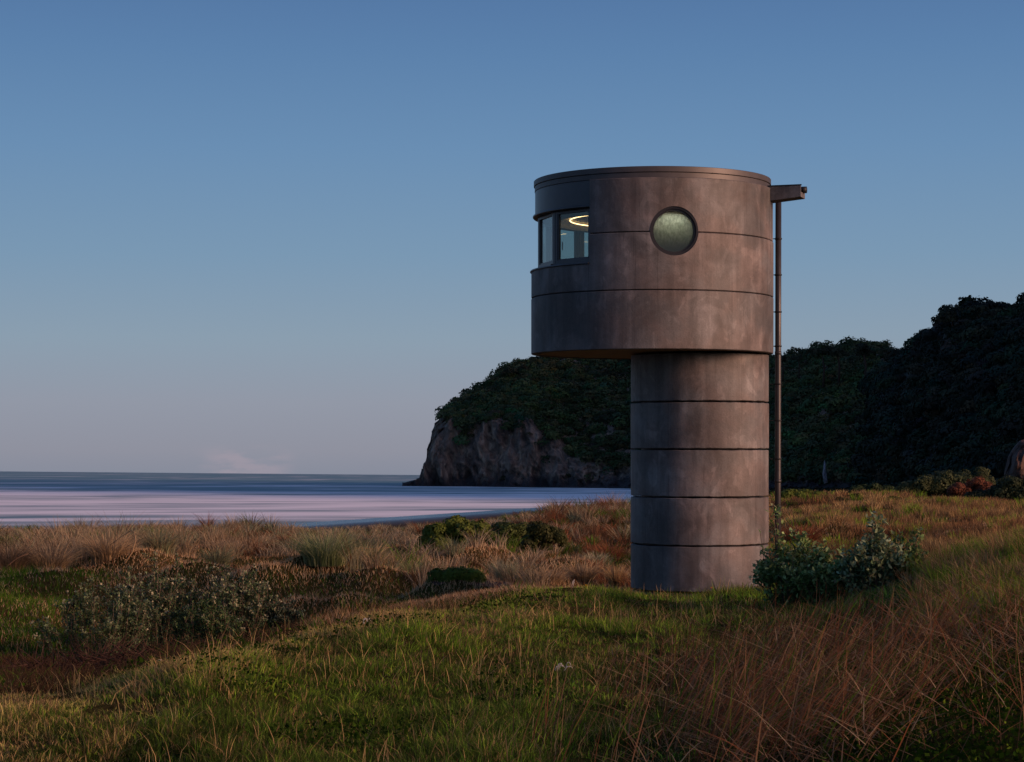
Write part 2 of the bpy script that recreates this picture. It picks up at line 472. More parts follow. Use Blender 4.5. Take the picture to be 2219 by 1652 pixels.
# sea ---------------------------------------------------------------
def seamat():
    m, n, p = newmat('sea_water')
    g = nd(n, 'ShaderNodeNewGeometry'); sp = nd(n, 'ShaderNodeSeparateXYZ'); n.links.new(g.outputs['Position'], sp.inputs[0])
    lg = nd(n, 'ShaderNodeMath', operation='LOGARITHM'); lg.inputs[1].default_value = math.e
    mxn = nd(n, 'ShaderNodeMath', operation='MAXIMUM'); mxn.inputs[1].default_value = 50.0
    # swell lines run nearly across the view, bending slightly towards the shore
    sk = nd(n, 'ShaderNodeMath', operation='MULTIPLY_ADD'); sk.inputs[1].default_value = -0.55
    n.links.new(sp.outputs[0], sk.inputs[0]); n.links.new(sp.outputs[1], sk.inputs[2])
    n.links.new(sk.outputs[0], mxn.inputs[0]); n.links.new(mxn.outputs[0], lg.inputs[0])
    xs = nd(n, 'ShaderNodeMath', operation='MULTIPLY'); xs.inputs[1].default_value = 0.012; n.links.new(sp.outputs[0], xs.inputs[0])
    cb = nd(n, 'ShaderNodeCombineXYZ'); n.links.new(xs.outputs[0], cb.inputs[0]); n.links.new(lg.outputs[0], cb.inputs[1])
    def band(sc, off, det, dist=0.0):
        mp = nd(n, 'ShaderNodeMapping'); mp.inputs['Scale'].default_value = sc; mp.inputs['Location'].default_value = off
        n.links.new(cb.outputs[0], mp.inputs[0])
        z = nd(n, 'ShaderNodeTexNoise'); z.inputs['Scale'].default_value = 1; z.inputs['Detail'].default_value = det; z.inputs['Roughness'].default_value = 0.5; z.inputs['Distortion'].default_value = dist
        n.links.new(mp.outputs[0], z.inputs[0]); return z
    b1 = band((0.8, 6.5, 1), (0, 0, 0), 2, 0.9)
    b2 = band((2.2, 17, 1), (4, 2, 0), 2, 1.2)
    ad = nd(n, 'ShaderNodeMath', operation='MULTIPLY_ADD'); ad.inputs[1].default_value = 0.32
    n.links.new(b2.outputs[0], ad.inputs[0]); n.links.new(b1.outputs[0], ad.inputs[2])   # ~0.72 mean
    # surf zone envelope in log distance: breakers from ~290 m to ~1150 m
    env = nd(n, 'ShaderNodeFloatCurve'); cv = env.mapping.curves[0]
    lgn = nd(n, 'ShaderNodeMapRange'); lgn.inputs['From Min'].default_value = 5.0; lgn.inputs['From Max'].default_value = 8.0
    n.links.new(lg.outputs[0], lgn.inputs['Value'])
    pts = [(0, 0.0), (0.20, 0.0), (0.25, 0.14), (0.33, 0.26), (0.46, 0.30), (0.56, 0.26), (0.64, 0.20), (0.71, 0.13), (0.79, 0.04), (0.88, -0.05), (1, 0.0)]
    cv.points[0].location = pts[0]; cv.points[1].location = pts[-1]
    for q in pts[1:-1]: cv.points.new(*q)
    env.mapping.update()
    n.links.new(lgn.outputs[0], env.inputs['Value'])
    t = nd(n, 'ShaderNodeMath', operation='ADD'); n.links.new(ad.outputs[0], t.inputs[0]); n.links.new(env.outputs[0], t.inputs[1])
    fm = nd(n, 'ShaderNodeMapRange', interpolation_type='SMOOTHSTEP'); fm.inputs['From Min'].default_value = 0.66; fm.inputs['From Max'].default_value = 1.08
    n.links.new(t.outputs[0], fm.inputs['Value'])
    mx = nd(n, 'ShaderNodeMixRGB'); mx.inputs[1].default_value = (0.105, 0.205, 0.235, 1); mx.inputs[2].default_value = (0.85, 0.86, 0.90, 1)
    n.links.new(fm.outputs[0], mx.inputs[0]); n.links.new(mx.outputs[0], p.inputs['Base Color'])
    ro = nd(n, 'ShaderNodeMapRange'); ro.inputs['To Min'].default_value = 0.55; ro.inputs['To Max'].default_value = 0.95
    n.links.new(fm.outputs[0], ro.inputs['Value']); n.links.new(ro.outputs[0], p.inputs['Roughness'])
    p.inputs['Specular IOR Level'].default_value = 0.25
    return m
xs_ = np.array([-40000, -12000, -4000, -1500, -600, -300, 0, 300, 600, 1500, 4000, 12000, 40000.])
ys_ = np.array([-400, 100, 300, 600, 1000, 1600, 3000, 6000, 12000, 25000, 60000.])
SX, SY = np.meshgrid(xs_, ys_)
ii = np.arange(SX.size).reshape(SX.shape)
sf = np.stack([ii[:-1, :-1], ii[:-1, 1:], ii[1:, 1:], ii[1:, :-1]], -1).reshape(-1, 4)
sea = mesh_np('sea', np.stack([SX.ravel(), SY.ravel(), sea_z(SX.ravel())], 1), sf, seamat())
tag(sea, 'smooth blue sea with pale bands of surf', kind='structure')

# ------------------------------------------------------------------ hills and headland
def rockmat():
    m, n, p = newmat('cliff_rock')
    g = nd(n, 'ShaderNodeNewGeometry')
    mp = nd(n, 'ShaderNodeMapping'); mp.inputs['Scale'].default_value = (0.15, 0.15, 0.055); n.links.new(g.outputs['Position'], mp.inputs[0])
    z = nd(n, 'ShaderNodeTexNoise'); z.inputs['Scale'].default_value = 1; z.inputs['Detail'].default_value = 9; z.inputs['Roughness'].default_value = 0.65; z.inputs['Distortion'].default_value = 0.8
    n.links.new(mp.outputs[0], z.inputs[0])
    r = nd(n, 'ShaderNodeValToRGB'); e = r.color_ramp
    e.elements[0].position = 0.3; e.elements[0].color = (0.045, 0.036, 0.034, 1)
    e.elements[1].position = 0.72; e.elements[1].color = (0.50, 0.37, 0.27, 1)
    a = e.elements.new(0.5); a.color = (0.20, 0.142, 0.108, 1)
    n.links.new(z.outputs[0], r.inputs[0])
    # darker wet rock near the water
    sp = nd(n, 'ShaderNodeSeparateXYZ'); n.links.new(g.outputs['Position'], sp.inputs[0])
    ad = nd(n, 'ShaderNodeMath', operation='MULTIPLY_ADD'); ad.inputs[1].default_value = 14.0; n.links.new(z.outputs[0], ad.inputs[0]); n.links.new(sp.outputs[2], ad.inputs[2])
    w = nd(n, 'ShaderNodeMapRange', interpolation_type='SMOOTHSTEP'); w.inputs['From Min'].default_value = 12; w.inputs['From Max'].default_value = 2
    n.links.new(ad.outputs[0], w.inputs['Value'])
    mx = nd(n, 'ShaderNodeMixRGB'); mx.inputs[2].default_value = (0.035, 0.030, 0.034, 1)
    n.links.new(w.outputs[0], mx.inputs[0]); n.links.new(r.outputs[0], mx.inputs[1])
    n.links.new(mx.outputs[0], p.inputs['Base Color']); p.inputs['Roughness'].default_value = 0.85
    b = nd(n, 'ShaderNodeBump'); b.inputs['Strength'].default_value = 1.0; b.inputs['Distance'].default_value = 4
    n.links.new(z.outputs[0], b.inputs['Height']); n.links.new(b.outputs[0], p.inputs['Normal'])
    return m
M_ROCK = rockmat()
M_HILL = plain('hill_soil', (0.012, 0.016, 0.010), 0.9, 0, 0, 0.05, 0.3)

def interp(pts, x):
    p = np.array(sorted(pts)); return np.interp(x, p[:, 0], p[:, 1])

def landform(name, skyline, base_Y, ridge_dY, cliff_y, ncol, nrow, mat, amp, seed, sxr, label, baserow=1060):
    """fan-shaped land surface; skyline in picture rows at each picture column"""
    sx = np.linspace(sxr[0], sxr[1], ncol)
    sy = interp(skyline, sx); Yb = interp(base_Y, sx); dY = interp(ridge_dY, sx); cy = interp(cliff_y, sx)
    u = (sx - 1109.5) / F
    zt = (HZ - sy) / F * (Yb + dY)
    zc = np.minimum((HZ - cy) / F * (Yb + 0.1 * dY), zt * 0.93)
    zb = np.full_like(u, 0) + sea_z(u * Yb) - 3
    T = np.linspace(0, 1, nrow)
    V = np.zeros((nrow, ncol, 3))
    for j in range(ncol):
        py = np.array([Yb[j], Yb[j] + 0.10 * dY[j], Yb[j] + 0.45 * dY[j], Yb[j] + 0.8 * dY[j], Yb[j] + dY[j], Yb[j] + 1.4 * dY[j], Yb[j] + 2.2 * dY[j]])
        rise = zt[j] - zc[j]
        pz = np.array([zb[j], zc[j], zc[j] + rise * 0.50, zc[j] + rise * 0.87, zt[j], zt[j] * 0.75, zb[j]])
        tt = np.array([0, 0.34, 0.58, 0.78, 0.86, 0.93, 1.0])
        Y = np.interp(T, tt, py); z = np.interp(T, tt, pz)
        V[:, j, 0] = u[j] * Y; V[:, j, 1] = Y; V[:, j, 2] = z
    # displace with noise, mostly towards / away from the viewer
    x, y, z = V[..., 0].copy(), V[..., 1].copy(), V[..., 2].copy()
    q = 1 / 38.0
    n1 = fbm(x * q, y * q * 0.5, z * q * 0.6, 5, seed)
    n2 = fbm(x / 9, y / 14, z / 16, 4, seed + 20)
    rid = 1 - np.abs(fbm(x / 16, y / 30, z / 34, 4, seed + 33)) * 2
    env = (T[:, None] < 0.84) * 1.0
    n3 = fbm(x / 4 + z / 12, y / 7, z / 9, 4, seed + 50)
    V[..., 1] += env * amp * (n1 * 16 + n2 * 9 - rid * 7 + n3 * 8)
    V[..., 0] += amp * (n2 * 3.0 + n3 * 1.6)
    V[..., 2] += amp * n2 * 1.0
    ii = np.arange(nrow * ncol).reshape(nrow, ncol)
    fq = np.stack([ii[:-1, :-1], ii[:-1, 1:], ii[1:, 1:], ii[1:, :-1]], -1).reshape(-1, 4)
    o = mesh_np(name, V.reshape(-1, 3), fq, mat, smooth=False)
    tag(o, label, kind='structure')
    return V

sky_head = [(877,1051),(898,1043),(912,1036),(919,1024),(917,1013),(922,1003),(927,996),(930,962),(939,937),(948,914),(969,891),(993,876),(1021,858),(1048,843),(1074,826),(1090,808),(1105,796),(1129,788),(1153,784),(1176,776),(1240,755),(1320,742),(1420,745),(1520,760),(1640,778),(1694,778),(1731,772),(1784,752),(1850,750),(1907,748),(1935,760),(1955,768),(2000,790),(2080,830)]
HV = landform('headland', sky_head,
    [(877,1275),(930,1290),(1100,1280),(1360,1240),(1600,1080),(2080,950)],
    [(877,20),(940,60),(1000,120),(1120,200),(1400,260),(2080,300)],
    [(877,1045),(912,1034),(930,985),(948,945),(979,908),(1006,925),(1037,916),(1100,914),(1145,908),(1174,932),(1205,950),(1231,990),(1271,1003),(1365,1008),(2080,1020)],
    760, 300, M_ROCK, 0.9, 41, (872, 2080), 'rocky sea cliff headland under dark bush')
sky_right = [(1880,830),(1940,775),(1952,768),(1967,758),(1980,745),(2000,725),(2026,703),(2046,680),(2070,668),(2100,670),(2123,662),(2159,675),(2186,672),(2206,662),(2219,655),(2300,620),(2450,560),(2700,520)]
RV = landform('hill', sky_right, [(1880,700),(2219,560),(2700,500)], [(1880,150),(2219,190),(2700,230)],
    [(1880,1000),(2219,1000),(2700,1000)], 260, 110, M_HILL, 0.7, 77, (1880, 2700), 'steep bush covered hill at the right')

# the valley side continuing beyond the right edge; it keeps the dawn light off the hills
def valley():
    n, k = 60, 26
    t = np.linspace(0, 1, n); s = np.linspace(-1, 1, k)
    cx = np.interp(t, [0, 0.3, 1], [330, 470, 900]); cy = np.interp(t, [0, 0.3, 1], [470, 330, 700])
    cx = np.interp(t, [0, 0.25, 0.6, 1], [360, 420, 640, 1000]); cy = np.interp(t, [0, 0.25, 0.6, 1], [380, 520, 860, 1300])
    h = np.interp(t, [0, 0.1, 0.3, 0.8, 1], [30, 190, 310, 400, 410])
    T, S = np.meshgrid(t, s, indexing='ij')
    X = cx[:, None] + S * 170 * 0.85; Y = cy[:, None] - S * 170 * 0.5
    Z = -8 + (h[:, None] + 8) * (1 - np.abs(S) ** 1.3) + 12 * fbm(X / 60, Y / 60, None, 4, 8) * (1 - np.abs(S))
    ii = np.arange(n * k).reshape(n, k)
    fq = np.stack([ii[:-1, :-1], ii[:-1, 1:], ii[1:, 1:], ii[1:, :-1]], -1).reshape(-1, 4)
    o = mesh_np('valley_side', np.stack([X.ravel(), Y.ravel(), Z.ravel()], 1), fq, M_HILL, smooth=True)
    tag(o, 'dark valley side beyond the right hill', kind='structure')
valley()

# forest crowns ------------------------------------------------------
def crowns(name, C, R, col, nq, qs, mat=M_FOREST, parent=None, flat=0.72, seed=5, low=-0.35):
    """C (N,3) centres, R (N,) radii, col (N,3). each crown = lumpy shell of nq leaf-clump quads"""
    rg = np.random.default_rng(seed)
    N = len(C)
    d = rg.normal(size=(N, nq, 3)); d /= np.linalg.norm(d, axis=2, keepdims=True)
    d[..., 2] = np.where(d[..., 2] < low, -d[..., 2], d[..., 2])
    lump = 1 + 0.28 * vnoise(d[..., 0] * 2.2 + np.arange(N)[:, None] * 7.1, d[..., 1] * 2.2, d[..., 2] * 2.2, 3)
    rad = R[:, None] * lump * (0.72 + 0.32 * rg.random((N, nq)) ** 0.6)
    P = C[:, None] + d * rad[..., None] * np.array([1, 1, flat])
    nrm = d + rg.normal(size=d.shape) * 0.28; nrm /= np.linalg.norm(nrm, axis=2, keepdims=True)
    a = np.cross(nrm, rg.normal(size=d.shape)); a /= np.linalg.norm(a, axis=2, keepdims=True)
    b = np.cross(nrm, a)
    s = (qs * R[:, None] * (0.6 + 0.8 * rg.random((N, nq))))[..., None]
    V = np.stack([P - a * s, P - b * s * 0.7, P + a * s, P + b * s * 0.7], 2).reshape(-1, 3)
    cc = col[:, None] * (0.82 + 0.36 * rg.random((N, nq, 1)))
    cc = np.repeat(cc.reshape(-1, 3), 4, axis=0)
    f = np.arange(len(V)).reshape(-1, 4)
    return mesh_np(name, V, f, mat, cc, parent)

def scatter_forest(name, V, keep, n, r0, r1, nq, label, seed, base_col, tmax=0.86):
    rg = np.random.default_rng(seed)
    nr, nc, _ = V.shape
    # sample by picture area so near and far slopes are equally dense
    A = V[1:, 1:] - V[:-1, :-1]
    pz = V[..., 2] / V[..., 1]; pu = V[..., 0] / V[..., 1]
    i = rg.integers(2, int(nr * tmax), n * 3); j = rg.integers(0, nc - 1, n * 3)
    P = V[i, j]
    sx = P[:, 0] / P[:, 1] * F + 1109.5; sy = HZ - P[:, 2] / P[:, 1] * F
    k = keep(sx, sy, P, rg)
    P = P[k][:n]
    R = r0 + (r1 - r0) * rg.random(len(P)) ** 2
    P = P + np.stack([rg.normal(size=len(P)) * 1.5, rg.normal(size=len(P)) * 1.5, R * rg.uniform(-0.3, 0.40, len(P))], 1)
    v = fbm(P[:, 0] / 30, P[:, 1] / 30, P[:, 2] / 18, 3, seed)
    c = np.array(base_col)[None] * (0.6 + 0.9 * rg.random((len(P), 1))) * (1 + 0.25 * rg.normal(size=(len(P), 3)) * np.array([1, 0.3, 0.5]))
    c = np.clip(c, 0.004, 0.3)
    c = c * (1 + v[:, None] * np.array([0.5, 0.6, 0.3]))
    br = rg.random(len(P)) < 0.05
    c[br] *= np.array([1.35, 1.1, 0.9])
    o = crowns(name, P, R, c, nq, 0.15, seed=seed)
    tag(o, label, cat='forest', kind='stuff')
    return o

rock_top = [(872,860),(930,880),(948,915),(969,915),(979,902),(992,930),(1006,962),(1022,940),(1037,914),(1070,912),(1100,910),(1120,925),(1145,900),(1174,935),(1205,945),(1200,970),(1231,990),(1271,1002),(1310,1006),(1365,1008),(1500,1030),(2080,1050)]
def keep_head(sx, sy, P, rg):
    lim = interp(rock_top, sx) + 14 * fbm(sx / 14, sy / 14, None, 3, 70)
    edge = sx > 968
    thin = (rg.random(len(sx)) < 0.006)
    return ((sy < lim) | thin) & edge & (sy < 1040)
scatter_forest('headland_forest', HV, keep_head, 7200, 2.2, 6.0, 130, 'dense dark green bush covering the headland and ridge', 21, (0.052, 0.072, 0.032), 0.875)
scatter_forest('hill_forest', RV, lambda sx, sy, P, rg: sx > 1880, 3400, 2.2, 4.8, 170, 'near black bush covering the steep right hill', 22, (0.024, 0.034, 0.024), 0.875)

def scrub():
    rg = np.random.default_rng(8)
    n = 1500
    y = rg.uniform(240, 820, n); u = rg.uniform(0.118, 0.27, n); x = u * y
    z = ground(x, y); R = rg.uniform(0.8, 2.6, n)
    c = np.array((0.018, 0.026, 0.014))[None] * rg.uniform(0.6, 1.3, (n, 1))
    o = crowns('distant_scrub', np.stack([x, y, z + R * 0.4], 1), R, c, 60, 0.2, seed=9)
    tag(o, 'low dark scrub on the flat below the hills', 'scrub', kind='stuff')
scrub()

# single trees that stand proud on the ridge lines
def tree_far(sx, sy, Y, r, label, seed, group='trees standing on the ridge lines'):
    x, y, z = PW(sx, sy, Y)
    root = empty('ridge_tree', (x, y, z - r * 3.0))
    tag(root, label, 'tree', group)
    rg = np.random.default_rng(seed)
    k = 9
    C = np.stack([rg.normal(size=k) * r * 0.55, rg.normal(size=k) * r * 0.5, r * 2.2 + rg.random(k) * r * 0.75], 1)
    crowns('crown', C, r * (0.35 + 0.3 * rg.random(k)), np.tile((0.036, 0.042, 0.026), (k, 1)) * (0.7 + 0.6 * rg.random((k, 1))), 70, 0.22, parent=root, seed=seed, flat=0.7)
    V, f, c = tube_np([(0, 0, -r), (0.1 * r, 0, r), (-0.1 * r, 0, 2.3 * r)], [0.14 * r, 0.11 * r, 0.07 * r], 6)
    mesh_np('trunk', V, f, M_BARK, np.tile((0.06, 0.045, 0.035), (len(V), 1)), root, True)

def tube_np(path, rad, n=6):
    P = np.array(path, float); rad = np.asarray(rad, float)
    T = np.gradient(P, axis=0); T /= np.linalg.norm(T, axis=1, keepdims=True) + 1e-9
    ref = np.array([0.31, 0.83, 0.11]) if abs(T[0, 2]) > 0.7 else np.array([0, 0, 1.0])
    A = np.cross(T, ref); A /= np.linalg.norm(A, axis=1, keepdims=True) + 1e-9
    B = np.cross(T, A)
    ang = np.arange(n) * 2 * pi / n
    V = P[:, None] + rad[:, None, None] * (A[:, None] * np.cos(ang)[None, :, None] + B[:, None] * np.sin(ang)[None, :, None])
    m = len(P); f = []
    for i in range(m - 1):
        for k in range(n):
            f.append((i * n + k, i * n + (k + 1) % n, (i + 1) * n + (k + 1) % n, (i + 1) * n + k))
    V = V.reshape(-1, 3)
    V = np.vstack([V, P[0], P[-1]])
    a, b = len(V) - 2, len(V) - 1
    for k in range(n):
        f.append((a, (k + 1) % n, k, k)); f.append((b, (m - 1) * n + k, (m - 1) * n + (k + 1) % n, (m - 1) * n + (k + 1) % n))
    # drop degenerate quads by duplicating the centre vertex
    g = []
    ex = []
    for q in f:
        if q[2] == q[3]:
            ex.append(V[q[0]]); g.append((q[0], q[1], q[2], len(V) + len(ex) - 1))
        else: g.append(q)
    V = np.vstack([V, np.array(ex)])
    return V, np.array(g), None

for i, (sx, sy, Y, r, lb) in enumerate([
    (1696, 770, 1180, 3.4, 'small lone tree on the ridge just right of the downpipe'),
    (1731, 767, 1180, 3.2, 'low rounded tree on the ridge left of the first tall crown'),
    (1784, 752, 1170, 5.4, 'tall domed tree on the middle ridge, left of its pair'),
    (1817, 749, 1170, 5.6, 'tall domed tree on the middle ridge, right of its pair'),
    (1874, 745, 1150, 6.0, 'broad tree at the top of the middle ridge'),
    (1923, 752, 1140, 3.8, 'small round tree where the middle ridge drops into the saddle'),
    (2066, 672, 745, 4.6, 'broad flat topped tree on the left shoulder of the right hill'),
    (2121, 662, 740, 4.8, 'domed tree crowning the top of the right hill'),
    (2200, 662, 735, 3.8, 'tree on the right hill skyline by the picture edge'),
    (1105, 797, 1400, 5.0, 'round tree breaking the skyline high on the headland'),
    (1131, 789, 1410, 4.6, 'spreading tree beside the round one high on the headland')]):
    tree_far(sx, sy + 4, Y, r, lb, 300 + i)

# pale rock streak low on the hill and reddish rock at the right edge
def rock(name, pts, Y, mat, label, cat, depth=2.0, seed=1):
    P = np.array([PW(a, b, Y) for a, b in pts]); c = P.mean(0)
    root_loc = tuple(P[np.argmin(P[:, 2])])
    bm = bmesh.new()
    n = len(P)
    rings = []
    for k, (dy, sc) in enumerate([(0.9, 0.9), (0, 1.0), (-0.6, 0.8), (-1, 0.35)]):
        rings.append([bm.verts.new((c + (p - c) * sc * (1 + 0.08 * math.sin(7.3 * i + 3 * k)) + np.array([0, dy * depth, 0])) - np.array(root_loc)) for i, p in enumerate(P)])
    for a, b in zip(rings[:-1], rings[1:]):
        for i in range(n): bm.faces.new((a[i], a[(i + 1) % n], b[(i + 1) % n], b[i]))
    bm.faces.new(rings[-1]); bm.faces.new(rings[0][::-1])
    bmesh.ops.triangulate(bm, faces=bm.faces[:])
    bmesh.ops.subdivide_edges(bm, edges=bm.edges[:], cuts=5, use_grid_fill=True)
    co = np.array([v.co[:] for v in bm.verts])
    nn = fbm(co[:, 0] / depth * 1.3, co[:, 1] / depth * 1.3, co[:, 2] / depth * 0.8, 4, seed)
    for v, q in zip(bm.verts, nn): v.co.y += q * depth * 0.7; v.co.x += q * depth * 0.15
    me = bpy.data.meshes.new(name); bm.to_mesh(me); bm.free()
    o = link(name, me, mat, None, root_loc)
    return tag(o, label, cat)
M_PALE = plain('pale_rock', (0.22, 0.20, 0.22), 0.8, 0, 0, 0.8, 0.5)
M_RED = plain('red_rock', (0.050, 0.026, 0.020), 0.85, 0, 0.6, 0.7, 0.5)
rock('pale_rock_streak', [(1786,1048),(1783,1030),(1785,1010),(1787,996),(1790,1008),(1791,1028),(1794,1046)], 860, M_PALE, 'narrow pale upright rock streak low on the dark hillside', 'rock', 1.2)
rock('red_rock_face', [(2186,1052),(2184,1030),(2188,1010),(2192,990),(2200,972),(2210,958),(2226,952),(2250,960),(2256,1052)], 300, M_RED, 'reddish brown rock face at the right edge under the hill', 'rock', 3.0, 8)

# ------------------------------------------------------------------ grasses
def blades(base, h, az, lean, width, col, seg=2, tipcol=None, curl=None):
    """base (N,3); returns V,F,C of tapering blades. lean = horizontal reach / height"""
    N = len(base)
    dirv = np.stack([np.cos(az), np.sin(az), np.zeros(N)], 1)
    a2 = az + pi / 2 + RNG.normal(size=N) * 0.9
    wv = np.stack([np.cos(a2), np.sin(a2), np.zeros(N)], 1) * (width * 0.5)[:, None]
    ex = 1.9 if curl is None else curl
    rows = []; cols = []
    tc_ = col if tipcol is None else tipcol
    for k in range(seg + 1):
        t = k / seg
        ln = lean * t ** ex
        up = t * (1 - 0.28 * np.minimum(lean, 1.6) * t)
        c = base + dirv * (h * ln)[:, None]; c[:, 2] += h * up
        cc = col * (1 - t) + tc_ * t
        if k < seg:
            w = (1 - 0.55 * t)
            rows += [c - wv * w, c + wv * w]; cols += [cc, cc]
        else:
            rows.append(c); cols.append(cc)
    m = 2 * seg + 1
    V = np.stack(rows, 1).reshape(-1, 3); C = np.stack(cols, 1).reshape(-1, 3)
    f = []
    for k in range(seg - 1):
        a = 2 * k
        f += [(a, a + 1, a + 3), (a, a + 3, a + 2)]
    f.append((2 * seg - 2, 2 * seg - 1, 2 * seg))
    f = np.array(f)
    Fc = (f[None] + (np.arange(N) * m)[:, None, None]).reshape(-1, 3)
    return V, Fc, C

def merge(parts):
    Vs, Fs, Cs = [], [], []; o = 0
    for V, f, c in parts:
        Vs.append(V); Fs.append(f + o); Cs.append(c); o += len(V)
    return np.vstack(Vs), np.vstack(Fs), np.vstack(Cs)

def sampleY(n, y0, y1, p):
    r = RNG.random(n)
    if abs(p - 1) < 1e-6: return y0 * (y1 / y0) ** r
    a, b = y0 ** (1 - p), y1 ** (1 - p)
    return (a + (b - a) * r) ** (1 / (1 - p))

def mixc(a, b, t):
    return np.array(a)[None] * (1 - t[:, None]) + np.array(b)[None] * t[:, None]

GREEN = np.array((0.125, 0.270, 0.022)); DKGREEN = np.array((0.042, 0.100, 0.013)); LIME = np.array((0.300, 0.480, 0.045))
STRAW = np.array((0.520, 0.370, 0.165)); TAN = np.array((0.360, 0.260, 0.150)); BROWN = np.array((0.140, 0.085, 0.046))
RED = np.array((0.215, 0.078, 0.036)); GREY = np.array((0.220, 0.260, 0.150)); PALE = np.array((0.500, 0.410, 0.270))

def on_tower(x, y, m=1.3):
    return (x - TCX) ** 2 + (y - TCY) ** 2 < m * m

def scr(x, y, z):
    return x / y * F + 1109.5, HZ - z / y * F

# A. green foreground turf ------------------------------------------
RIDGE = [(-600,16.5),(0,17.5),(300,19.2),(500,21),(700,23.5),(900,27),(1100,32),(1300,37),(1515,41),(1700,40),(2000,33),(2219,30),(2800,29)]
def turf():
    nt_ = 132000
    y = sampleY(nt_, 12.0, 46.0, 1.45); x = RNG.uniform(-1, 1, nt_) * (0.255 * y + 2.6)
    k = ~on_tower(x, y); x, y = x[k], y[k]
    z = ground(x, y); sx, sy = scr(x, y, z)
    ry = interp(RIDGE, sx)
    cl = fbm(x / 0.45, y / 0.7, None, 3, 31); pt = fbm(x / 1.5, y / 2.6, None, 3, 44)
    rush = sstep(1130, 1750, sx + (sy - 1500) * 0.35) * sstep(1250, 1400, sy)
    dark = sstep(1780, 2120, sx) * sstep(1430, 1570, sy)
    k = (y < ry + 1.2 * pt) & (RNG.random(len(x)) < (0.80 + 0.8 * cl) * (1 - 0.45 * rush) * (1 - 0.85 * dark))
    x, y, z, sx, sy, ry, cl, pt, rush, dark = [q[k] for q in (x, y, z, sx, sy, ry, cl, pt, rush, dark)]
    n = len(x)
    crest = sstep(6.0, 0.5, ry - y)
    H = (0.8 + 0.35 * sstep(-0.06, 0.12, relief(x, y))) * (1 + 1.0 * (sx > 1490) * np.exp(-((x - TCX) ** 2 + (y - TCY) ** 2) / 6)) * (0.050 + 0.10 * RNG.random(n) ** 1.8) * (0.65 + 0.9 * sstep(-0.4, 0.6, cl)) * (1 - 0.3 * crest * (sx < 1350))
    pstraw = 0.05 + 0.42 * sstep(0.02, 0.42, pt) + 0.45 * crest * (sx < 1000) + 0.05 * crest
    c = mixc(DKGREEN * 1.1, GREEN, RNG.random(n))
    rl = sstep(-0.06, 0.12, relief(x, y)); lowv = RNG.random(n) < 0.75 * (1 - rl); c[lowv] = mixc(DKGREEN * 0.45, DKGREEN * 1.1, RNG.random(n))[lowv]  # dips coloured dark, standing in for shade between the lumps
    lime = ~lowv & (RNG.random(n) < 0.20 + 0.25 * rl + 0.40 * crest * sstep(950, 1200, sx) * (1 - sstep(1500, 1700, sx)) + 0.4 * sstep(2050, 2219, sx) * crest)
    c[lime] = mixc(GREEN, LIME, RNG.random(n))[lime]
    st = RNG.random(n) < pstraw * (0.45 + 0.75 * rl)  # straw favoured on the lump tops, colouring them as if lit
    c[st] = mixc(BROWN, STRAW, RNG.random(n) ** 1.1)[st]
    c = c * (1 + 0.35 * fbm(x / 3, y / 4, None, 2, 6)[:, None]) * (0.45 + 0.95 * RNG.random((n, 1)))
    brt = RNG.random(n) < 0.5 * crest * (sx < 1500); c[brt] = mixc(LIME, STRAW * 1.1, RNG.random(n) * 0.5 + 0.5 * (sx < 950))[brt]  # crest blades brightened by colour, standing in for grazing light
    dk = RNG.random(n) < 0.75 * rush; c[dk] = mixc(DKGREEN * 0.3, BROWN * 0.5, RNG.random(n))[dk]  # turf darkened by colour beneath the rushes, in place of their shade
    nb = 11
    i = np.repeat(np.arange(n), nb); m = len(i)
    a = RNG.uniform(0, 2 * pi, m); r = (0.02 + 0.055 * RNG.random(m))
    bx = x[i] + r * np.cos(a); by = y[i] + r * np.sin(a)
    h = H[i] * (0.45 + 0.75 * RNG.random(m))
    cc = c[i] * (0.6 + 0.8 * RNG.random((m, 1)))
    dry = RNG.random(m) < 0.09; cc[dry] = mixc(BROWN, STRAW, RNG.random(m))[dry]
    tip = cc * 0.92 + 0.08 * STRAW[None]
    lean = 0.15 + 1.3 * RNG.random(m) ** 1.4
    w = (0.0042 + 0.00015 * by) * (0.7 + 0.7 * RNG.random(m))
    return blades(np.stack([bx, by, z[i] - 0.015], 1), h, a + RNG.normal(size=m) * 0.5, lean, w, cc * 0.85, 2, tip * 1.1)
V, f, c = turf()
tag(mesh_np('green_grass', V, f, M_GRASS, c), 'green and straw coloured turf on the near dune ridge', 'grass', kind='stuff')

# dry fine stalks standing over the turf
def stalks():
    n = 16000
    y = sampleY(n, 13.0, 42.0, 1.4); x = RNG.uniform(-1, 1, n) * (0.255 * y + 2.6)
    k = ~on_tower(x, y, 1.35); x, y = x[k], y[k]; z = ground(x, y); sx, sy = scr(x, y, z)
    pt = fbm(x / 1.3, y / 2.0, None, 3, 64)
    k = (y < interp(RIDGE, sx)) & (RNG.random(len(x)) < 0.35 + 1.1 * pt)
    x, y, z = x[k], y[k], z[k]; n = len(x)
    c = mixc(BROWN, STRAW * 1.15, RNG.random(n))
    return blades(np.stack([x, y, z], 1), 0.16 + 0.18 * RNG.random(n), RNG.uniform(0, 2 * pi, n), 0.1 + 1.0 * RNG.random(n), 0.003 + 0.00016 * y, c, 3, c)
V, f, c = stalks()
tag(mesh_np('dry_grass_stalks', V, f, M_GRASS, c), 'thin dry straw stalks mixed through the turf', 'grass', kind='stuff')

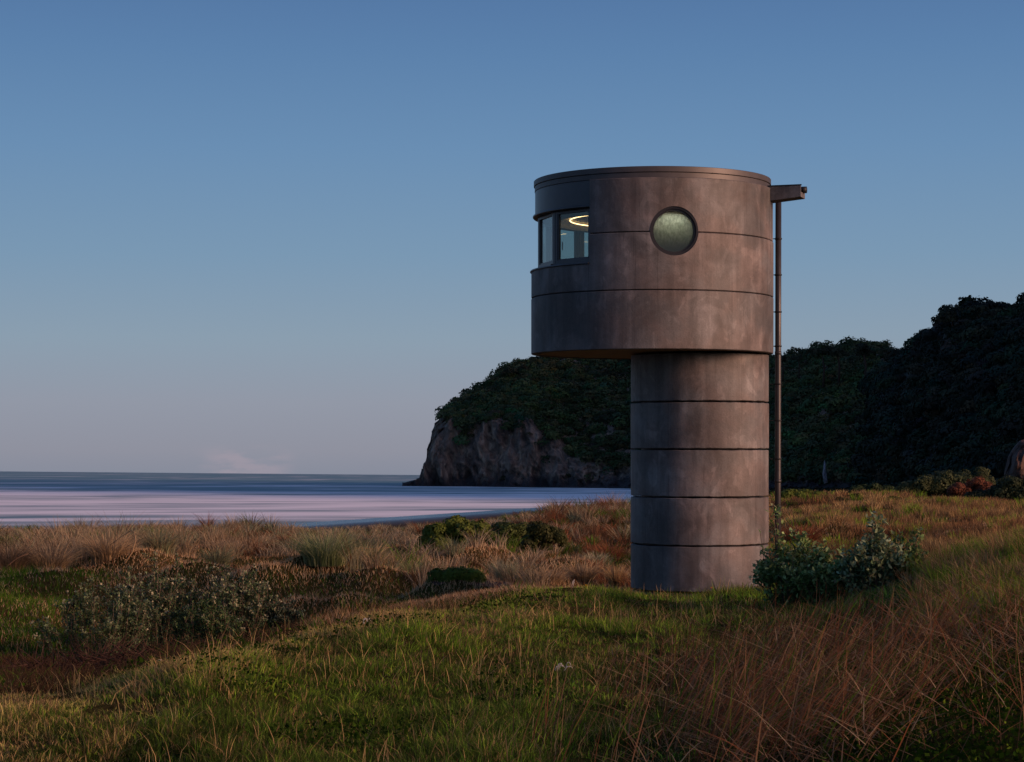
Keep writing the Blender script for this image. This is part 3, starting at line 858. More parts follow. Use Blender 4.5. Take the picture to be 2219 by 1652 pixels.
# B. red rushes lower right -----------------------------------------
def rushes():
    P = []
    n = 62000
    y = sampleY(n, 10.5, 31.0, 1.5); x = RNG.uniform(-0.02, 1.0, n) * (0.26 * y + 2.8)
    z = ground(x, y); sx, sy = scr(x, y, z)
    cl = fbm(x / 0.75, y / 1.3, None, 3, 91)
    h = 0.36 + 0.42 * RNG.random(n)
    tip_row = sy - h * 0.85 * F / y
    left = 1180 + 330 * sstep(1500, 1360, sy)
    lim = interp([(1100,1400),(1300,1390),(1500,1330),(1620,1285),(1650,1265),(1800,1268),(1950,1262),(2030,1215),(2219,1170),(2500,1150)], sx)
    top = sstep(lim - 15, lim + 45, tip_row)
    dens = sstep(left - 160, left + 380, sx) * (0.05 + 1.15 * sstep(-0.04, 0.36, cl)) * top
    dens *= 1 - 0.85 * sstep(1850, 2100, sx) * sstep(1480, 1600, sy)
    dens *= 1 - 0.35 * sstep(2000, 2219, sx)
    k = RNG.random(n) < dens * 0.30
    x, y, z, sx, sy, cl, h = [q[k] for q in (x, y, z, sx, sy, cl, h)]; n = len(x)
    az = np.where(sx < 2000, RNG.normal(0.0, 0.5, n), RNG.uniform(0, 2 * pi, n))
    lean = np.clip(RNG.normal(0.72, 0.34, n), 0.03, 1.7) * np.where(sx < 1400, 0.5, 1.0)
    c = mixc(RED * 0.62 + BROWN * 0.12, TAN * 0.6, RNG.random(n) ** 2.2)
    g = RNG.random(n) < 0.22; c[g] = mixc(DKGREEN * 0.8, GREEN * 0.6, RNG.random(n))[g]
    b_ = RNG.random(n) < 0.3; c[b_] = mixc(BROWN * 0.6, BROWN * 1.4, RNG.random(n))[b_]
    w = (0.0062 + 0.00016 * y) * RNG.uniform(0.6, 1.5, n)
    P.append(blades(np.stack([x, y, z], 1), h, az, lean, w, c, 3, c * 1.15, 1.25))
    # broken, fallen stalks crossing in every direction
    m = 14000
    y = sampleY(m, 11.0, 29.0, 1.4); x = RNG.uniform(0.0, 1.0, m) * (0.26 * y + 2.8)
    z = ground(x, y); sx, sy = scr(x, y, z)
    lim = interp([(1100,1460),(1500,1400),(1800,1380),(1950,1330),(2219,1260),(2500,1240)], sx)
    k = RNG.random(m) < 0.5 * sstep(1250, 1600, sx) * sstep(lim, lim + 50, sy) * (1 - 0.8 * sstep(1850, 2100, sx) * sstep(1480, 1600, sy))
    x, y, z = x[k], y[k], z[k]; m = len(x)
    b = np.stack([x, y, z + 0.05 + 0.30 * RNG.random(m)], 1)
    az = np.where(RNG.random(m) < 0.45, RNG.normal(pi * 0.97, 0.5, m), RNG.uniform(0, 2 * pi, m))
    c = mixc(RED * 0.7 + BROWN * 0.15, PALE * 0.6, RNG.random(m) ** 1.1)
    hh = np.where(RNG.random(m) < 0.5, 0.03, 0.16) + 0.12 * RNG.random(m)
    P.append(blades(b, hh, az, np.minimum(RNG.uniform(0.5, 3.2, m), 0.55 / hh), 0.0056 + 0.00016 * y, c, 3, c, 1.0))
    return merge(P)
V, f, c = rushes()
tag(mesh_np('red_rushes', V, f, M_GRASS, c), 'long reddish brown rushes leaning and crossing at lower right', 'rushes', kind='stuff')

def mound_grass():
    nc = 4200
    y = sampleY(nc, 19, 33, 1.3); x = 0.17 * y + RNG.random(nc) * (0.095 * y + 2.6)
    z = ground(x, y); sx, sy = scr(x, y, z)
    k = (RNG.random(nc) < 0.9 * sstep(1930, 2080, sx) * sstep(1480, 1330, sy))
    x, y, z = x[k], y[k], z[k]; n = len(x)
    c = mixc(DKGREEN, LIME * 0.75, RNG.random(n)); st = RNG.random(n) < 0.5; c[st] = mixc(BROWN * 0.7 + RED * 0.4, STRAW * 0.9, RNG.random(n))[st]
    nb = 26; i = np.repeat(np.arange(n), nb); m = len(i)
    a = RNG.uniform(0, 2 * pi, m); r = 0.09 * np.sqrt(RNG.random(m))
    h = (0.16 + 0.26 * RNG.random(n))[i] * (0.5 + 0.6 * RNG.random(m))
    b = np.stack([x[i] + r * np.cos(a), y[i] + r * np.sin(a), z[i] - 0.02], 1)
    cc = c[i] * (0.55 + 0.9 * RNG.random((m, 1)))
    return blades(b, h, a + RNG.normal(size=m) * .5, 0.1 + 0.8 * RNG.random(m), 0.005 + 0.00016 * b[:, 1], cc * .9, 3, cc * 1.1)
V, f, c = mound_grass()
tag(mesh_np('tall_green_grass', V, f, M_GRASS, c), 'taller bright green and straw grass on the right mound', 'grass', kind='stuff')

# low leafy ground cover, lower right and among the turf
def cover():
    n = 100000
    y = sampleY(n, 10.5, 34.0, 1.5); x = RNG.uniform(-1, 1, n) * (0.26 * y + 2.6)
    z = ground(x, y); sx, sy = scr(x, y, z)
    pt = fbm(x / 1.1, y / 1.8, None, 3, 55)
    d = 0.85 * sstep(1680, 1900, sx) * sstep(1400, 1500, sy) + 0.9 * sstep(0.16, 0.4, pt) * (sx < 1200)
    k = (RNG.random(n) < d) & (y < interp(RIDGE, sx) - 0.5)
    x, y, z = x[k], y[k], z[k]; n = len(x)
    P = np.stack([x, y, z + 0.03 + 0.13 * RNG.random(n)], 1)
    a = RNG.normal(size=(n, 3)); a /= np.linalg.norm(a, axis=1, keepdims=True)
    b = np.cross(a, RNG.normal(size=(n, 3)) + np.array([0, 0, 1.5])); b /= np.linalg.norm(b, axis=1, keepdims=True)
    s = (0.010 + 0.012 * RNG.random(n))[:, None]
    V = np.stack([P - a * s, P - b * s * 0.8, P + a * s, P + b * s * 0.8], 1).reshape(-1, 3)
    c = mixc(DKGREEN, GREEN * 1.1, RNG.random(n) ** 2); c = c * 0.28; y_ = RNG.random(n) < 0.04; c[y_] = LIME * 0.45  # dark leaves; their tone also stands in for a vignetted lower right corner
    q = np.arange(n * 4).reshape(-1, 4)
    return V, q, np.repeat(c, 4, 0)
V, f, c = cover()
tag(mesh_np('leafy_ground_cover', V, f, M_GRASS, c), 'small leaved dark green creeper over the near ground', 'ground cover', kind='stuff')

# D. low brown turf on the hummocks behind the ridge -----------------
def brown_turf():
    n = 520000
    y = sampleY(n, 17.0, 66.0, 1.5); x = RNG.uniform(-1, 1, n) * (0.255 * y + 3)
    k = ~on_tower(x, y, 1.4); x, y = x[k], y[k]
    z = ground(x, y); sx, sy = scr(x, y, z)
    k = y > interp(RIDGE, sx) - 0.5; x, y, z, sx, sy = [q[k] for q in (x, y, z, sx, sy)]; n = len(x)
    pt = fbm(x / 2.4, y / 3.6, None, 4, 71); p2 = fbm(x / 0.7, y / 1.0, None, 2, 73)
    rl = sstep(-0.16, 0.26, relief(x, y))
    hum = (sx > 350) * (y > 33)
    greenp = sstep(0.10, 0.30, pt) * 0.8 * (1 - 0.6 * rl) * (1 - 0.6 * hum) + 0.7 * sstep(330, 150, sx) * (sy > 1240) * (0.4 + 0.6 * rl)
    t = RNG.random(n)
    c = mixc(BROWN * 0.9, TAN * 1.1, np.clip(RNG.random(n) * 0.5 + 0.8 * rl - 0.05 + 0.25 * p2, 0, 1)) * (1 + 0.5 * rl[:, None])  # hump tops brightened by colour to look lit
    lowv = RNG.random(n) < (0.7 - 0.3 * hum) * (1 - rl); c[lowv] = mixc(BROWN * 0.35, DKGREEN * 0.6, RNG.random(n))[lowv]  # dips darkened by colour so the hummocks read as shaded
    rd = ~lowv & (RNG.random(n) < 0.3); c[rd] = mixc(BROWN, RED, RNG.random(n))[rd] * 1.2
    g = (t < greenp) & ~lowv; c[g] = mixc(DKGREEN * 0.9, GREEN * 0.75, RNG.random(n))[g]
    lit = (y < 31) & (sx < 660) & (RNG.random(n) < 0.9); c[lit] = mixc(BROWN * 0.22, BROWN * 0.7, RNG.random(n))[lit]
    h = (0.055 + 0.10 * RNG.random(n) ** 1.4) * (0.8 + 0.6 * sstep(-0.3, 0.5, p2)) * (1 + 0.6 * g)
    tip = c * 1.15
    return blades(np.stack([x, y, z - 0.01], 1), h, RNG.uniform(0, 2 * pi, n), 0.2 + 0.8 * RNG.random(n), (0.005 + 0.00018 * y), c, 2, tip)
V, f, c = brown_turf()
tag(mesh_np('brown_turf', V, f, M_GRASS, c), 'short brown turf over the hummocks behind the ridge', 'grass', kind='stuff')

# C/F. dune grasses further off -------------------------------------
def clumps(n, y0, y1, u0, u1, dens, hgt, colf, nb, lean=(0.25, 1.0), rad=0.20, wk=1.0):
    y = sampleY(n, y0, y1, 1.1); x = RNG.uniform(u0, u1, n) * y
    z = ground(x, y); sx, sy = scr(x, y, z)
    k = RNG.random(n) < dens(x, y, sx, sy)
    x, y, z, sx, sy = [q[k] for q in (x, y, z, sx, sy)]; n = len(x)
    H = hgt(x, y, sx, sy); CC = colf(x, y, sx, sy)
    i = np.repeat(np.arange(n), nb); m = len(i)
    a = RNG.uniform(0, 2 * pi, m); r = rad * np.sqrt(RNG.random(m))
    bx = x[i] + r * np.cos(a); by = y[i] + r * np.sin(a)
    h = H[i] * (0.5 + 0.6 * RNG.random(m))
    az = a + RNG.normal(size=m) * 0.5
    ln = lean[0] + (lean[1] - lean[0]) * RNG.random(m)
    c = CC[i] * (0.6 + 0.8 * RNG.random((m, 1)))
    dk = RNG.random(m) < 0.2; c[dk] = (BROWN * 0.7)[None]
    w = (0.004 + 0.00022 * by) * wk
    return blades(np.stack([bx, by, z[i] - 0.03], 1), h, az, ln, w, c, 3, c * 1.12)
def marram_zone(x, y, sx, sy):
    lim = interp([(-400,51),(0,51),(300,52),(450,58),(620,56),(720,46),(900,43),(1050,41),(1365,40.5),(1500,40.5),(1510,400)], sx)
    return y > lim + 1.5 * fbm(x / 3, y / 4, None, 2, 17)
def d1(x, y, sx, sy):
    return marram_zone(x, y, sx, sy) * (sx < 1510) * (0.62 + 0.9 * fbm(x / 2.5, y / 4, None, 3, 18)) * (1 - 0.75 * ((y < 56) & (sx > 640) & (sx < 1365)))
def h1(x, y, sx, sy):
    near = sstep(70, 50, y)
    return (1 - 0.40 * sstep(66, 76, y) * sstep(560, 680, sx) * (1 - sstep(1130, 1200, sx))) * (0.42 + 0.24 * RNG.random(len(x))) * (1 + 0.75 * near * (sx < 430)) * (0.70 + 0.5 * sstep(-0.4, 0.5, fbm(x / 4, y / 6, None, 2, 19))) * np.where(RNG.random(len(x)) < 0.10, 1.5, 1.0)
def c1f(x, y, sx, sy):
    n = len(x); v = fbm(x / 5, y / 7, None, 3, 23)
    c = mixc(TAN * 0.95, PALE, np.clip(0.5 + v + 0.4 * (RNG.random(n) - .5), 0, 1))
    g = RNG.random(n) < 0.30; c[g] = mixc(GREY, PALE, RNG.random(n) * .5)[g]
    r = (RNG.random(n) < 0.14 + 0.45 * sstep(1050, 1300, sx)) ; c[r] = mixc(BROWN * 1.3, RED * 1.3, RNG.random(n))[r]
    o_ = RNG.random(n) < 0.35 * sstep(0.0, 0.3, fbm(x / 3, y / 6, None, 2, 88)); c[o_] = mixc(DKGREEN, GREEN * 0.8, RNG.random(n))[o_]
    dk = RNG.random(n) < 0.45 * sstep(0.05, -0.25, relief(x, y)); c[dk] = (BROWN * 0.4)[None]  # clumps in dips painted dark, as shaded gaps in the grass
    c = c * 0.85
    return c
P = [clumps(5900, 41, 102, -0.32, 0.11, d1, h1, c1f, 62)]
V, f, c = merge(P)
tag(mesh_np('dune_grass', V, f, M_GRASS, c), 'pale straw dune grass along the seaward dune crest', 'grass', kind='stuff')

def d2(x, y, sx, sy):
    lim = interp([(1500,42),(1700,42),(1900,40),(2000,36),(2219,33),(2600,33)], sx)
    return (sx > 1500) * (y > lim) * (0.75 + 0.7 * fbm(x / 3, y / 5, None, 3, 28))
def h2(x, y, sx, sy):
    return 0.24 + 0.26 * RNG.random(len(x)) * sstep(-0.4, 0.4, fbm(x / 4, y / 5, None, 2, 29)) + 0.05
def c2f(x, y, sx, sy):
    n = len(x); v = fbm(x / 4, y / 6, None, 3, 33)
    c = mixc(RED * 0.45 + BROWN * 0.6, STRAW * 0.8, np.clip(0.48 + 1.1 * v + 0.5 * (RNG.random(n) - .5), 0, 1))
    g = RNG.random(n) < 0.30 * sstep(-0.1, 0.3, fbm(x / 3, y / 3, None, 2, 35)) + 0.10; c[g] = mixc(GREEN * 0.8, LIME * 0.8, RNG.random(n))[g]
    b = RNG.random(n) < 0.15; c[b] = BROWN * 0.9
    return c
V, f, c = clumps(5400, 33, 112, 0.085, 0.33, d2, h2, c2f, 60, (0.1, 0.7), 0.24)
tag(mesh_np('red_field_grass', V, f, M_GRASS, c), 'reddish and straw grass over the field behind the tower', 'grass', kind='stuff')

# standout tussocks ----------------------------------------------------
def tussock(sx, sy, Y, wpx, hpx, ca, cb, label, n=420, cat='tussock', name='tussock', lean=(0.2, 1.7)):
    x, y, _ = PW(sx, sy, Y); z = g1(x, y)
    R = wpx / F * Y / 2; H = hpx / F * Y
    a = RNG.uniform(0, 2 * pi, n); r = R * 0.45 * np.sqrt(RNG.random(n))
    b = np.stack([r * np.cos(a), r * np.sin(a), np.full(n, -0.06)], 1)
    h = H * (0.6 + 0.5 * RNG.random(n))
    c = mixc(ca, cb, RNG.random(n)) * (0.7 + 0.6 * RNG.random((n, 1)))
    V, f, c = blades(b, h, a + RNG.normal(size=n) * 0.35, (lean[0] + (lean[1] - lean[0]) * RNG.random(n)) * min(1.3, R / H), (0.005 + 0.00022 * Y) * np.ones(n), c, 4, c * 1.15, 2.3)
    o = mesh_np(name, V, f, M_GRASS, c, loc=(x, y, z))
    return tag(o, label, cat, 'standout grass tussocks')
G1, G2 = (0.12, 0.17, 0.06), (0.28, 0.31, 0.17)
T1, T2 = (0.25, 0.17, 0.10), (0.50, 0.38, 0.22)
R1, R2 = (0.14, 0.05, 0.025), (0.28, 0.12, 0.06)
for a in [
 (705, 1242, 46, 200, 100, G1, G2, 'large grey green tussock in the middle of the dune grass', 700),
 (800, 1236, 46.5, 120, 84, G1, T2, 'green and straw tussock just right of the large grey green one', 450),
 (672, 1152, 82, 36, 26, (0.06,0.045,0.03), (0.13,0.09,0.05), 'small dark tuft standing on the dune skyline against the sea', 260),
 (585, 1150, 80, 44, 22, (0.07,0.05,0.03), (0.15,0.11,0.06), 'low dark tuft on the dune skyline left of the small dark tuft', 240),
 (890, 1250, 46, 96, 58, G1, G2, 'spiky grey green tussock left of the leafy green bush', 480),
 (1096, 1280, 42.5, 78, 60, GREY, PALE, 'pale upright tussock beside the bare soil bank', 380),
 (1195, 1284, 42, 90, 52, T1, T2, 'sprawling straw tussock right of the pale upright one', 420),
 (1150, 1288, 42, 70, 40, GREY, PALE, 'low pale tussock between the upright one and the sprawling one', 300),
 (1262, 1282, 43, 96, 66, T1, T2, 'tan tussock with drooping tips left of the concrete column', 460),
 (1335, 1282, 42.5, 66, 60, T1, STRAW * 1.1, 'straw tussock growing right against the left of the concrete column', 340),
 (1290, 1222, 52, 70, 44, GREY, PALE, 'pale green tussock behind the tan ones near the column', 320),
 (1318, 1205, 56, 110, 50, R1, R2, 'orange red rush clump behind the column on its left', 520),
 (1738, 1172, 55, 120, 66, R1, R2, 'orange red rush clump just right of the downpipe', 620),
 (1790, 1150, 62, 90, 42, R1, T1, 'brown rush clump right of the orange red one in the field', 380),
 (470, 1215, 53, 96, 58, (0.10,0.08,0.05), GREY, 'dark based grey tussock right of the tall marram clump', 420),
 (235, 1232, 50, 150, 86, T1, T2, 'tall drooping straw marram clump on the left dune', 760),
 (105, 1240, 49, 150, 88, (0.13,0.09,0.06), T2, 'broad brown marram clump second from the left edge', 760),
 (20, 1245, 48.5, 130, 86, (0.11,0.08,0.05), T1, 'dense brown marram clump cut by the left edge', 640),
 (345, 1226, 51, 110, 76, T1, GREY, 'pale marram clump between the tall drooping one and the grey tussock', 560),
 (590, 1232, 49, 60, 30, (0.05,0.09,0.02), (0.10,0.13,0.03), 'small bright green tuft at the foot of the dune grass', 240)]:
    tussock(*a)

# bare soil bank
def soil_bank():
    pts = []
    for sx, sy, Y in [(1000,1262,42.4)]:
        pass
    x0, y0, _ = PW(1045, 1275, 41.5)
    n = 26; U = np.linspace(-1.25, 1.25, n); Vv = np.linspace(-1, 1, 14)
    A, B = np.meshgrid(U, Vv)
    X = x0 + A * 0.85 + B * 0.25; Y = y0 + B * 1.1
    Z = ground(X, Y).reshape(X.shape) + 0.03 * np.exp(-(A * 0.9) ** 2 - (B * 1.1) ** 2) * (1 + 1.6 * fbm(X * 3, Y * 3, None, 4, 4)) - 0.05 * (np.maximum(np.abs(A) / 1.25, np.abs(B)) ** 4)
    ii = np.arange(X.size).reshape(X.shape)
    f = np.stack([ii[:-1, :-1], ii[:-1, 1:], ii[1:, 1:], ii[1:, :-1]], -1).reshape(-1, 4)
    o = mesh_np('soil_bank', np.stack([X.ravel(), Y.ravel(), Z.ravel()], 1), f, plain('bare_soil', (0.055, 0.028, 0.018), 0.95, 0, 1.0, 6, 0.5), smooth=True)
    tag(o, 'bank of bare red brown soil under the leafy green bush', kind='structure')
soil_bank()

# ------------------------------------------------------------------ bushes (rounded, seen small)
def bush(name, blobs, Y, col, label, cat='bush', nq=420, qs=0.10, seed=1, group=None, depth=1.0):
    """blobs: (sx, sy_top, sy_bottom, half width px)"""
    C, R = [], []
    rg = np.random.default_rng(seed)
    for sx, st, sb, hw in blobs:
        for q in range(15):
            a = rg.uniform(-1, 1); t = rg.random() ** 0.6
            hh = math.sqrt(max(0.05, 1 - a * a))
            yy = Y + rg.uniform(-1, 1) * hw / F * Y * 0.8 * depth
            r = hw * 0.60 * (0.75 + 0.5 * rg.random()) / F * Y
            top = sb + (st - sb) * hh * (0.45 + 0.55 * t)
            p = PW(sx + a * hw * 0.8, top, yy)
            C.append((p[0], p[1], p[2] - r * 0.6)); R.append(r)
    C = np.array(C); R = np.array(R)
    bx = PW(np.mean([b[0] for b in blobs]), max(b[2] for b in blobs), Y)
    root = empty(name, bx); tag(root, label, cat, group)
    cc = np.array(col)[None] * (0.75 + 0.5 * rg.random((len(C), 1)))
    crowns('foliage', C - np.array(bx), R, cc, nq, qs, M_LEAF, root, 0.8, seed)
    bx = np.array(bx)
    Vs = []
    for i in range(0, len(C), 3):
        e = C[i] - bx
        V, f, _ = tube_np([(0, 0, -0.1), (e[0] * 0.6, e[1] * 0.6, e[2] * 0.5), tuple(e)], [0.03, 0.022, 0.01], 5)
        Vs.append((V, f, np.tile((0.07, 0.05, 0.035), (len(V), 1))))
    V, f, c = merge(Vs)
    mesh_np('stems', V, f, M_BARK, c, root, True)
    return root
OL = (0.085, 0.115, 0.020); DG = (0.030, 0.048, 0.018); BG = (0.048, 0.062, 0.026)
bush('bush', [(945,1134,1190,34),(985,1122,1190,46),(1040,1130,1190,42)], 57, OL, 'largest rounded olive green bush among the dune grass', seed=3, nq=520, qs=0.12)
bush('bush', [(1090,1132,1184,40),(1132,1136,1184,34)], 58, (0.055, 0.078, 0.020), 'darker green bush right of the largest olive bush', seed=4, nq=420, qs=0.12)
bush('bush', [(1168,1134,1184,30),(1200,1142,1184,24)], 55.5, (0.042,0.050,0.016), 'small dull green bush nearest the column among the dune grass', seed=5, nq=360, qs=0.13)
bush('bush', [(955,1234,1278,30),(990,1226,1278,34),(1025,1232,1282,26)], 41, (0.075,0.125,0.020), 'leafy dark green bush over the bare soil bank', seed=6, nq=700, qs=0.10)
bush('bush', [(1715,1062,1090,26),(1745,1060,1090,26),(1775,1066,1092,20)], 98, OL, 'low olive green mound just right of the downpipe', seed=7, nq=300, qs=0.15)
bush('bush', [(1830,1082,1100,28),(1880,1078,1098,36),(1935,1080,1100,34),(1985,1086,1104,26)], 86, (0.05,0.062,0.016), 'long low green mat across the reddish field', seed=8, nq=360, qs=0.14)
bush('bush', [(1862,1052,1070,20),(1895,1050,1070,20),(1925,1053,1070,18)], 150, DG, 'low dark bush below the foot of the middle ridge', seed=9, nq=300, qs=0.16)
bush('bush', [(1975,1044,1075,30),(2010,1032,1078,36),(2050,1024,1080,40),(2095,1020,1085,40),(2122,1014,1060,26)], 125, BG, 'long rounded green hedge like bush at the foot of the right hill', seed=10, nq=560, qs=0.10)
bush('bush', [(2085,1040,1094,28),(2120,1034,1094,32),(2150,1046,1094,20)], 112, (0.12, 0.045, 0.025), 'reddish brown bush between the two dark green ones', seed=11, nq=520, qs=0.10)
bush('bush', [(2120,1064,1106,32),(2155,1048,1108,42),(2195,1036,1110,46),(2240,1030,1112,50)], 98, (0.026,0.038,0.018), 'very dark green bush cut by the right edge', seed=12, nq=560, qs=0.10)
bush('bush', [(2165,1040,1070,20),(2190,1046,1070,18)], 135, (0.045,0.062,0.018), 'small lighter green bush peeping out behind the very dark one', seed=13, nq=360, qs=0.12)

# ------------------------------------------------------------------ leafy shrubs, seen near
def leaves(P, D, L, Wd, col):
    """P base points, D directions, L lengths; each leaf is a folded 6-vertex blade"""
    n = len(P)
    D = D / np.linalg.norm(D, axis=1, keepdims=True)
    s = np.cross(D, RNG.normal(size=(n, 3)) * 0.4 + np.array([0, 0, 1.0])); s /= np.linalg.norm(s, axis=1, keepdims=True) + 1e-9
    up = np.cross(s, D)
    L = L[:, None]; Wd = Wd[:, None]
    v = [P, P + D * L * .35 + s * Wd * .9 + up * L * .05, P + D * L * .35 - s * Wd * .9 + up * L * .05,
         P + D * L * .72 + s * Wd * .8 + up * L * .02, P + D * L * .72 - s * Wd * .8 + up * L * .02, P + D * L - up * L * .06]
    V = np.stack(v, 1).reshape(-1, 3)
    f = np.array([(0, 1, 2), (1, 3, 4), (1, 4, 2), (3, 5, 4)])
    Fc = (f[None] + (np.arange(n) * 6)[:, None, None]).reshape(-1, 3)
    return V, Fc, np.repeat(col, 6, 0)

def shrub(sx, sy, Y, wpx, hpx, label, nst, nleaf, L, cols, tipcol, tipfrac, seed, spikes=(), group=None, flowers=0):
    rg = np.random.default_rng(seed)
    x, y, _ = PW(sx, sy, Y); z = g1(x, y)
    root = empty('leafy_shrub', (x, y, z)); tag(root, label, 'shrub', group)
    R = wpx / 2 / F * Y; H = hpx / F * Y
    St, LP, LD, LC, FP = [], [], [], [], []
    tops = []
    for i in range(nst):
        a = rg.uniform(0, 2 * pi); r = math.sqrt(rg.random())
        tx, ty = r * R * cos(a), r * R * 0.8 * sin(a)
        th = H * (0.95 - 0.45 * r * r) * (0.72 + 0.33 * rg.random())
        tops.append((tx, ty, th))
    nleaf = nleaf * (0.52 if L > 0.06 else 1.0)
    for (dx, dh) in spikes:
        tops.append((dx / F * Y, rg.uniform(-0.1, 0.1), dh / F * Y))
    for (tx, ty, th) in tops:
        b = np.array([tx * 0.35, ty * 0.35, -0.06]); e = np.array([tx, ty, th])
        m = b * 0.45 + e * 0.55 + np.array([tx * 0.12 + rg.normal() * 0.05, ty * 0.12, -th * 0.06])
        m1 = b * 0.8 + e * 0.2 + np.array([tx * .14, ty * .14, -th * 0.02])
        path = [b, m1, m, e]
        V, f, _ = tube_np(path, [0.011, 0.009, 0.006, 0.003], 5)
        St.append((V, f, np.tile(np.array((0.11, 0.080, 0.06)) * rg.uniform(0.6, 1.3), (len(V), 1))))
        # side twigs
        tw = [(path, 1.0)]
        for k in range(rg.integers(2, 5)):
            t = rg.uniform(0.35, 0.9)
            p0 = m * (1 - (t - .35) / .65) + e * ((t - .35) / .65)
            d = np.array([rg.normal(), rg.normal(), rg.uniform(0.5, 1.4)]); d /= np.linalg.norm(d)
            p1 = p0 + d * H * rg.uniform(0.10, 0.24)
            V, f, _ = tube_np([p0, (p0 + p1) / 2 + d * 0.0, p1], [0.005, 0.004, 0.002], 4)
            St.append((V, f, np.tile(np.array((0.11, 0.080, 0.06)) * rg.uniform(0.6, 1.3), (len(V), 1))))
            tw.append(([p0, (p0 + p1) / 2, p1], 0.6))
        for pth, wgt in tw:
            nl = int(nleaf * 1.7 * wgt * rg.uniform(0.7, 1.2))
            q = np.array(pth); tt = rg.uniform(0.22 if wgt == 1 else 0.1, 1.0, nl)
            pp_j = rg.normal(size=(nl, 3)) * L * 0.5
            idx_ = tt * (len(q) - 1); i0 = np.minimum(idx_.astype(int), len(q) - 2); fr = (idx_ - i0)[:, None]
            pp = q[i0] * (1 - fr) + q[i0 + 1] * fr + pp_j * (tt[:, None] < 0.85)
            dd = rg.normal(size=(nl, 3)); dd[:, 2] = np.abs(dd[:, 2]) * 0.9 + 0.25
            LP.append(pp); LD.append(dd)
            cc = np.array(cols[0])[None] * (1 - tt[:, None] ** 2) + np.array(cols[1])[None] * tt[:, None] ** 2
            cc = cc * rg.uniform(0.55, 1.5, (nl, 1))
            pale = rg.random(nl) < tipfrac * 0.5 * (tt > 0.82); cc[pale] = np.array(tipcol) * rg.uniform(0.7, 1.2)
            LC.append(cc)
            if flowers and rg.random() < flowers:
                FP.append(q[-1])
    V, f, c = merge(St); mesh_np('stems', V, f, M_BARK, c, root, True)
    P_ = np.vstack(LP); D_ = np.vstack(LD); C_ = np.vstack(LC); n = len(P_)
    V, f, c = leaves(P_, D_, L * rg.uniform(0.6, 1.2, n), L * 0.27 * rg.uniform(0.7, 1.2, n), C_)
    LV = [(V, f, c)]
    if FP:
        Q = np.repeat(np.array(FP), 9, 0); n = len(Q)
        Q = Q + rg.normal(size=(n, 3)) * 0.012
        dd = rg.normal(size=(n, 3)); dd[:, 2] = np.abs(dd[:, 2]) + 0.3
        V, f, c = leaves(Q, dd, np.full(n, 0.035), np.full(n, 0.010), np.tile((0.42, 0.40, 0.26), (n, 1)) * rg.uniform(0.6, 1.2, (n, 1)))
        LV.append((V, f, c))
    V, f, c = merge(LV)
    mesh_np('leaves', V, f, M_LEAF, c, root)
    return root
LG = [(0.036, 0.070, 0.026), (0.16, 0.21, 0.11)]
GS = 'grey green shrubs in the hollow behind the ridge'
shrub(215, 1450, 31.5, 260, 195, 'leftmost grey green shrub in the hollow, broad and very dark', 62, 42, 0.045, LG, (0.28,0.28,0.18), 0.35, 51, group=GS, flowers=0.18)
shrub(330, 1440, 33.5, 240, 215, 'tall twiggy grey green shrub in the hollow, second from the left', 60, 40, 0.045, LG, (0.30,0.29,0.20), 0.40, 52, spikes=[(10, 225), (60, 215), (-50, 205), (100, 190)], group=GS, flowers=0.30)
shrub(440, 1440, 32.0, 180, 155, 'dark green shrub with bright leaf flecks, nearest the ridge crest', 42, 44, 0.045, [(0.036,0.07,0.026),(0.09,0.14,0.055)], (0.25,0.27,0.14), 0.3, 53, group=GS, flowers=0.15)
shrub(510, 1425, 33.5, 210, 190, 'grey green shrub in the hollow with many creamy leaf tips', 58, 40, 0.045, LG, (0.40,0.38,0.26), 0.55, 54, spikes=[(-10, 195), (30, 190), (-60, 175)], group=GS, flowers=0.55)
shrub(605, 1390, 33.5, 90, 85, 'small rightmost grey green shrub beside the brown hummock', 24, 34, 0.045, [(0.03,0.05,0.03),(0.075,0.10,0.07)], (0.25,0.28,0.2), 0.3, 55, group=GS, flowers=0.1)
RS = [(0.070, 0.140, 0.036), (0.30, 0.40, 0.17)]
GR = 'olive leaved shrubs in front of the downpipe'
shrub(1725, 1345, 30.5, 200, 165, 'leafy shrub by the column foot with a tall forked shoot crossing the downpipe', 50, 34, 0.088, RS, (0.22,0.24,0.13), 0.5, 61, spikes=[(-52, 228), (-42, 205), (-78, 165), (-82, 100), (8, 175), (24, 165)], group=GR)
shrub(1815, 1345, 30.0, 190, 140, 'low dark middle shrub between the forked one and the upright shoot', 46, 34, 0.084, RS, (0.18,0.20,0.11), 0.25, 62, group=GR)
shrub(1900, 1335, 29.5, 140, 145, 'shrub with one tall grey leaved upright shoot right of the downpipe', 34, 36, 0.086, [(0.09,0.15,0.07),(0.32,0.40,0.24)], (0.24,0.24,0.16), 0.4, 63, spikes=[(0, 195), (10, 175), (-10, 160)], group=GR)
shrub(1968, 1322, 29.5, 90, 100, 'thin rightmost shrub sprig above the red rushes', 14, 26, 0.080, RS, (0.2,0.22,0.13), 0.3, 64, spikes=[(20, 125), (-15, 112)], group=GR)

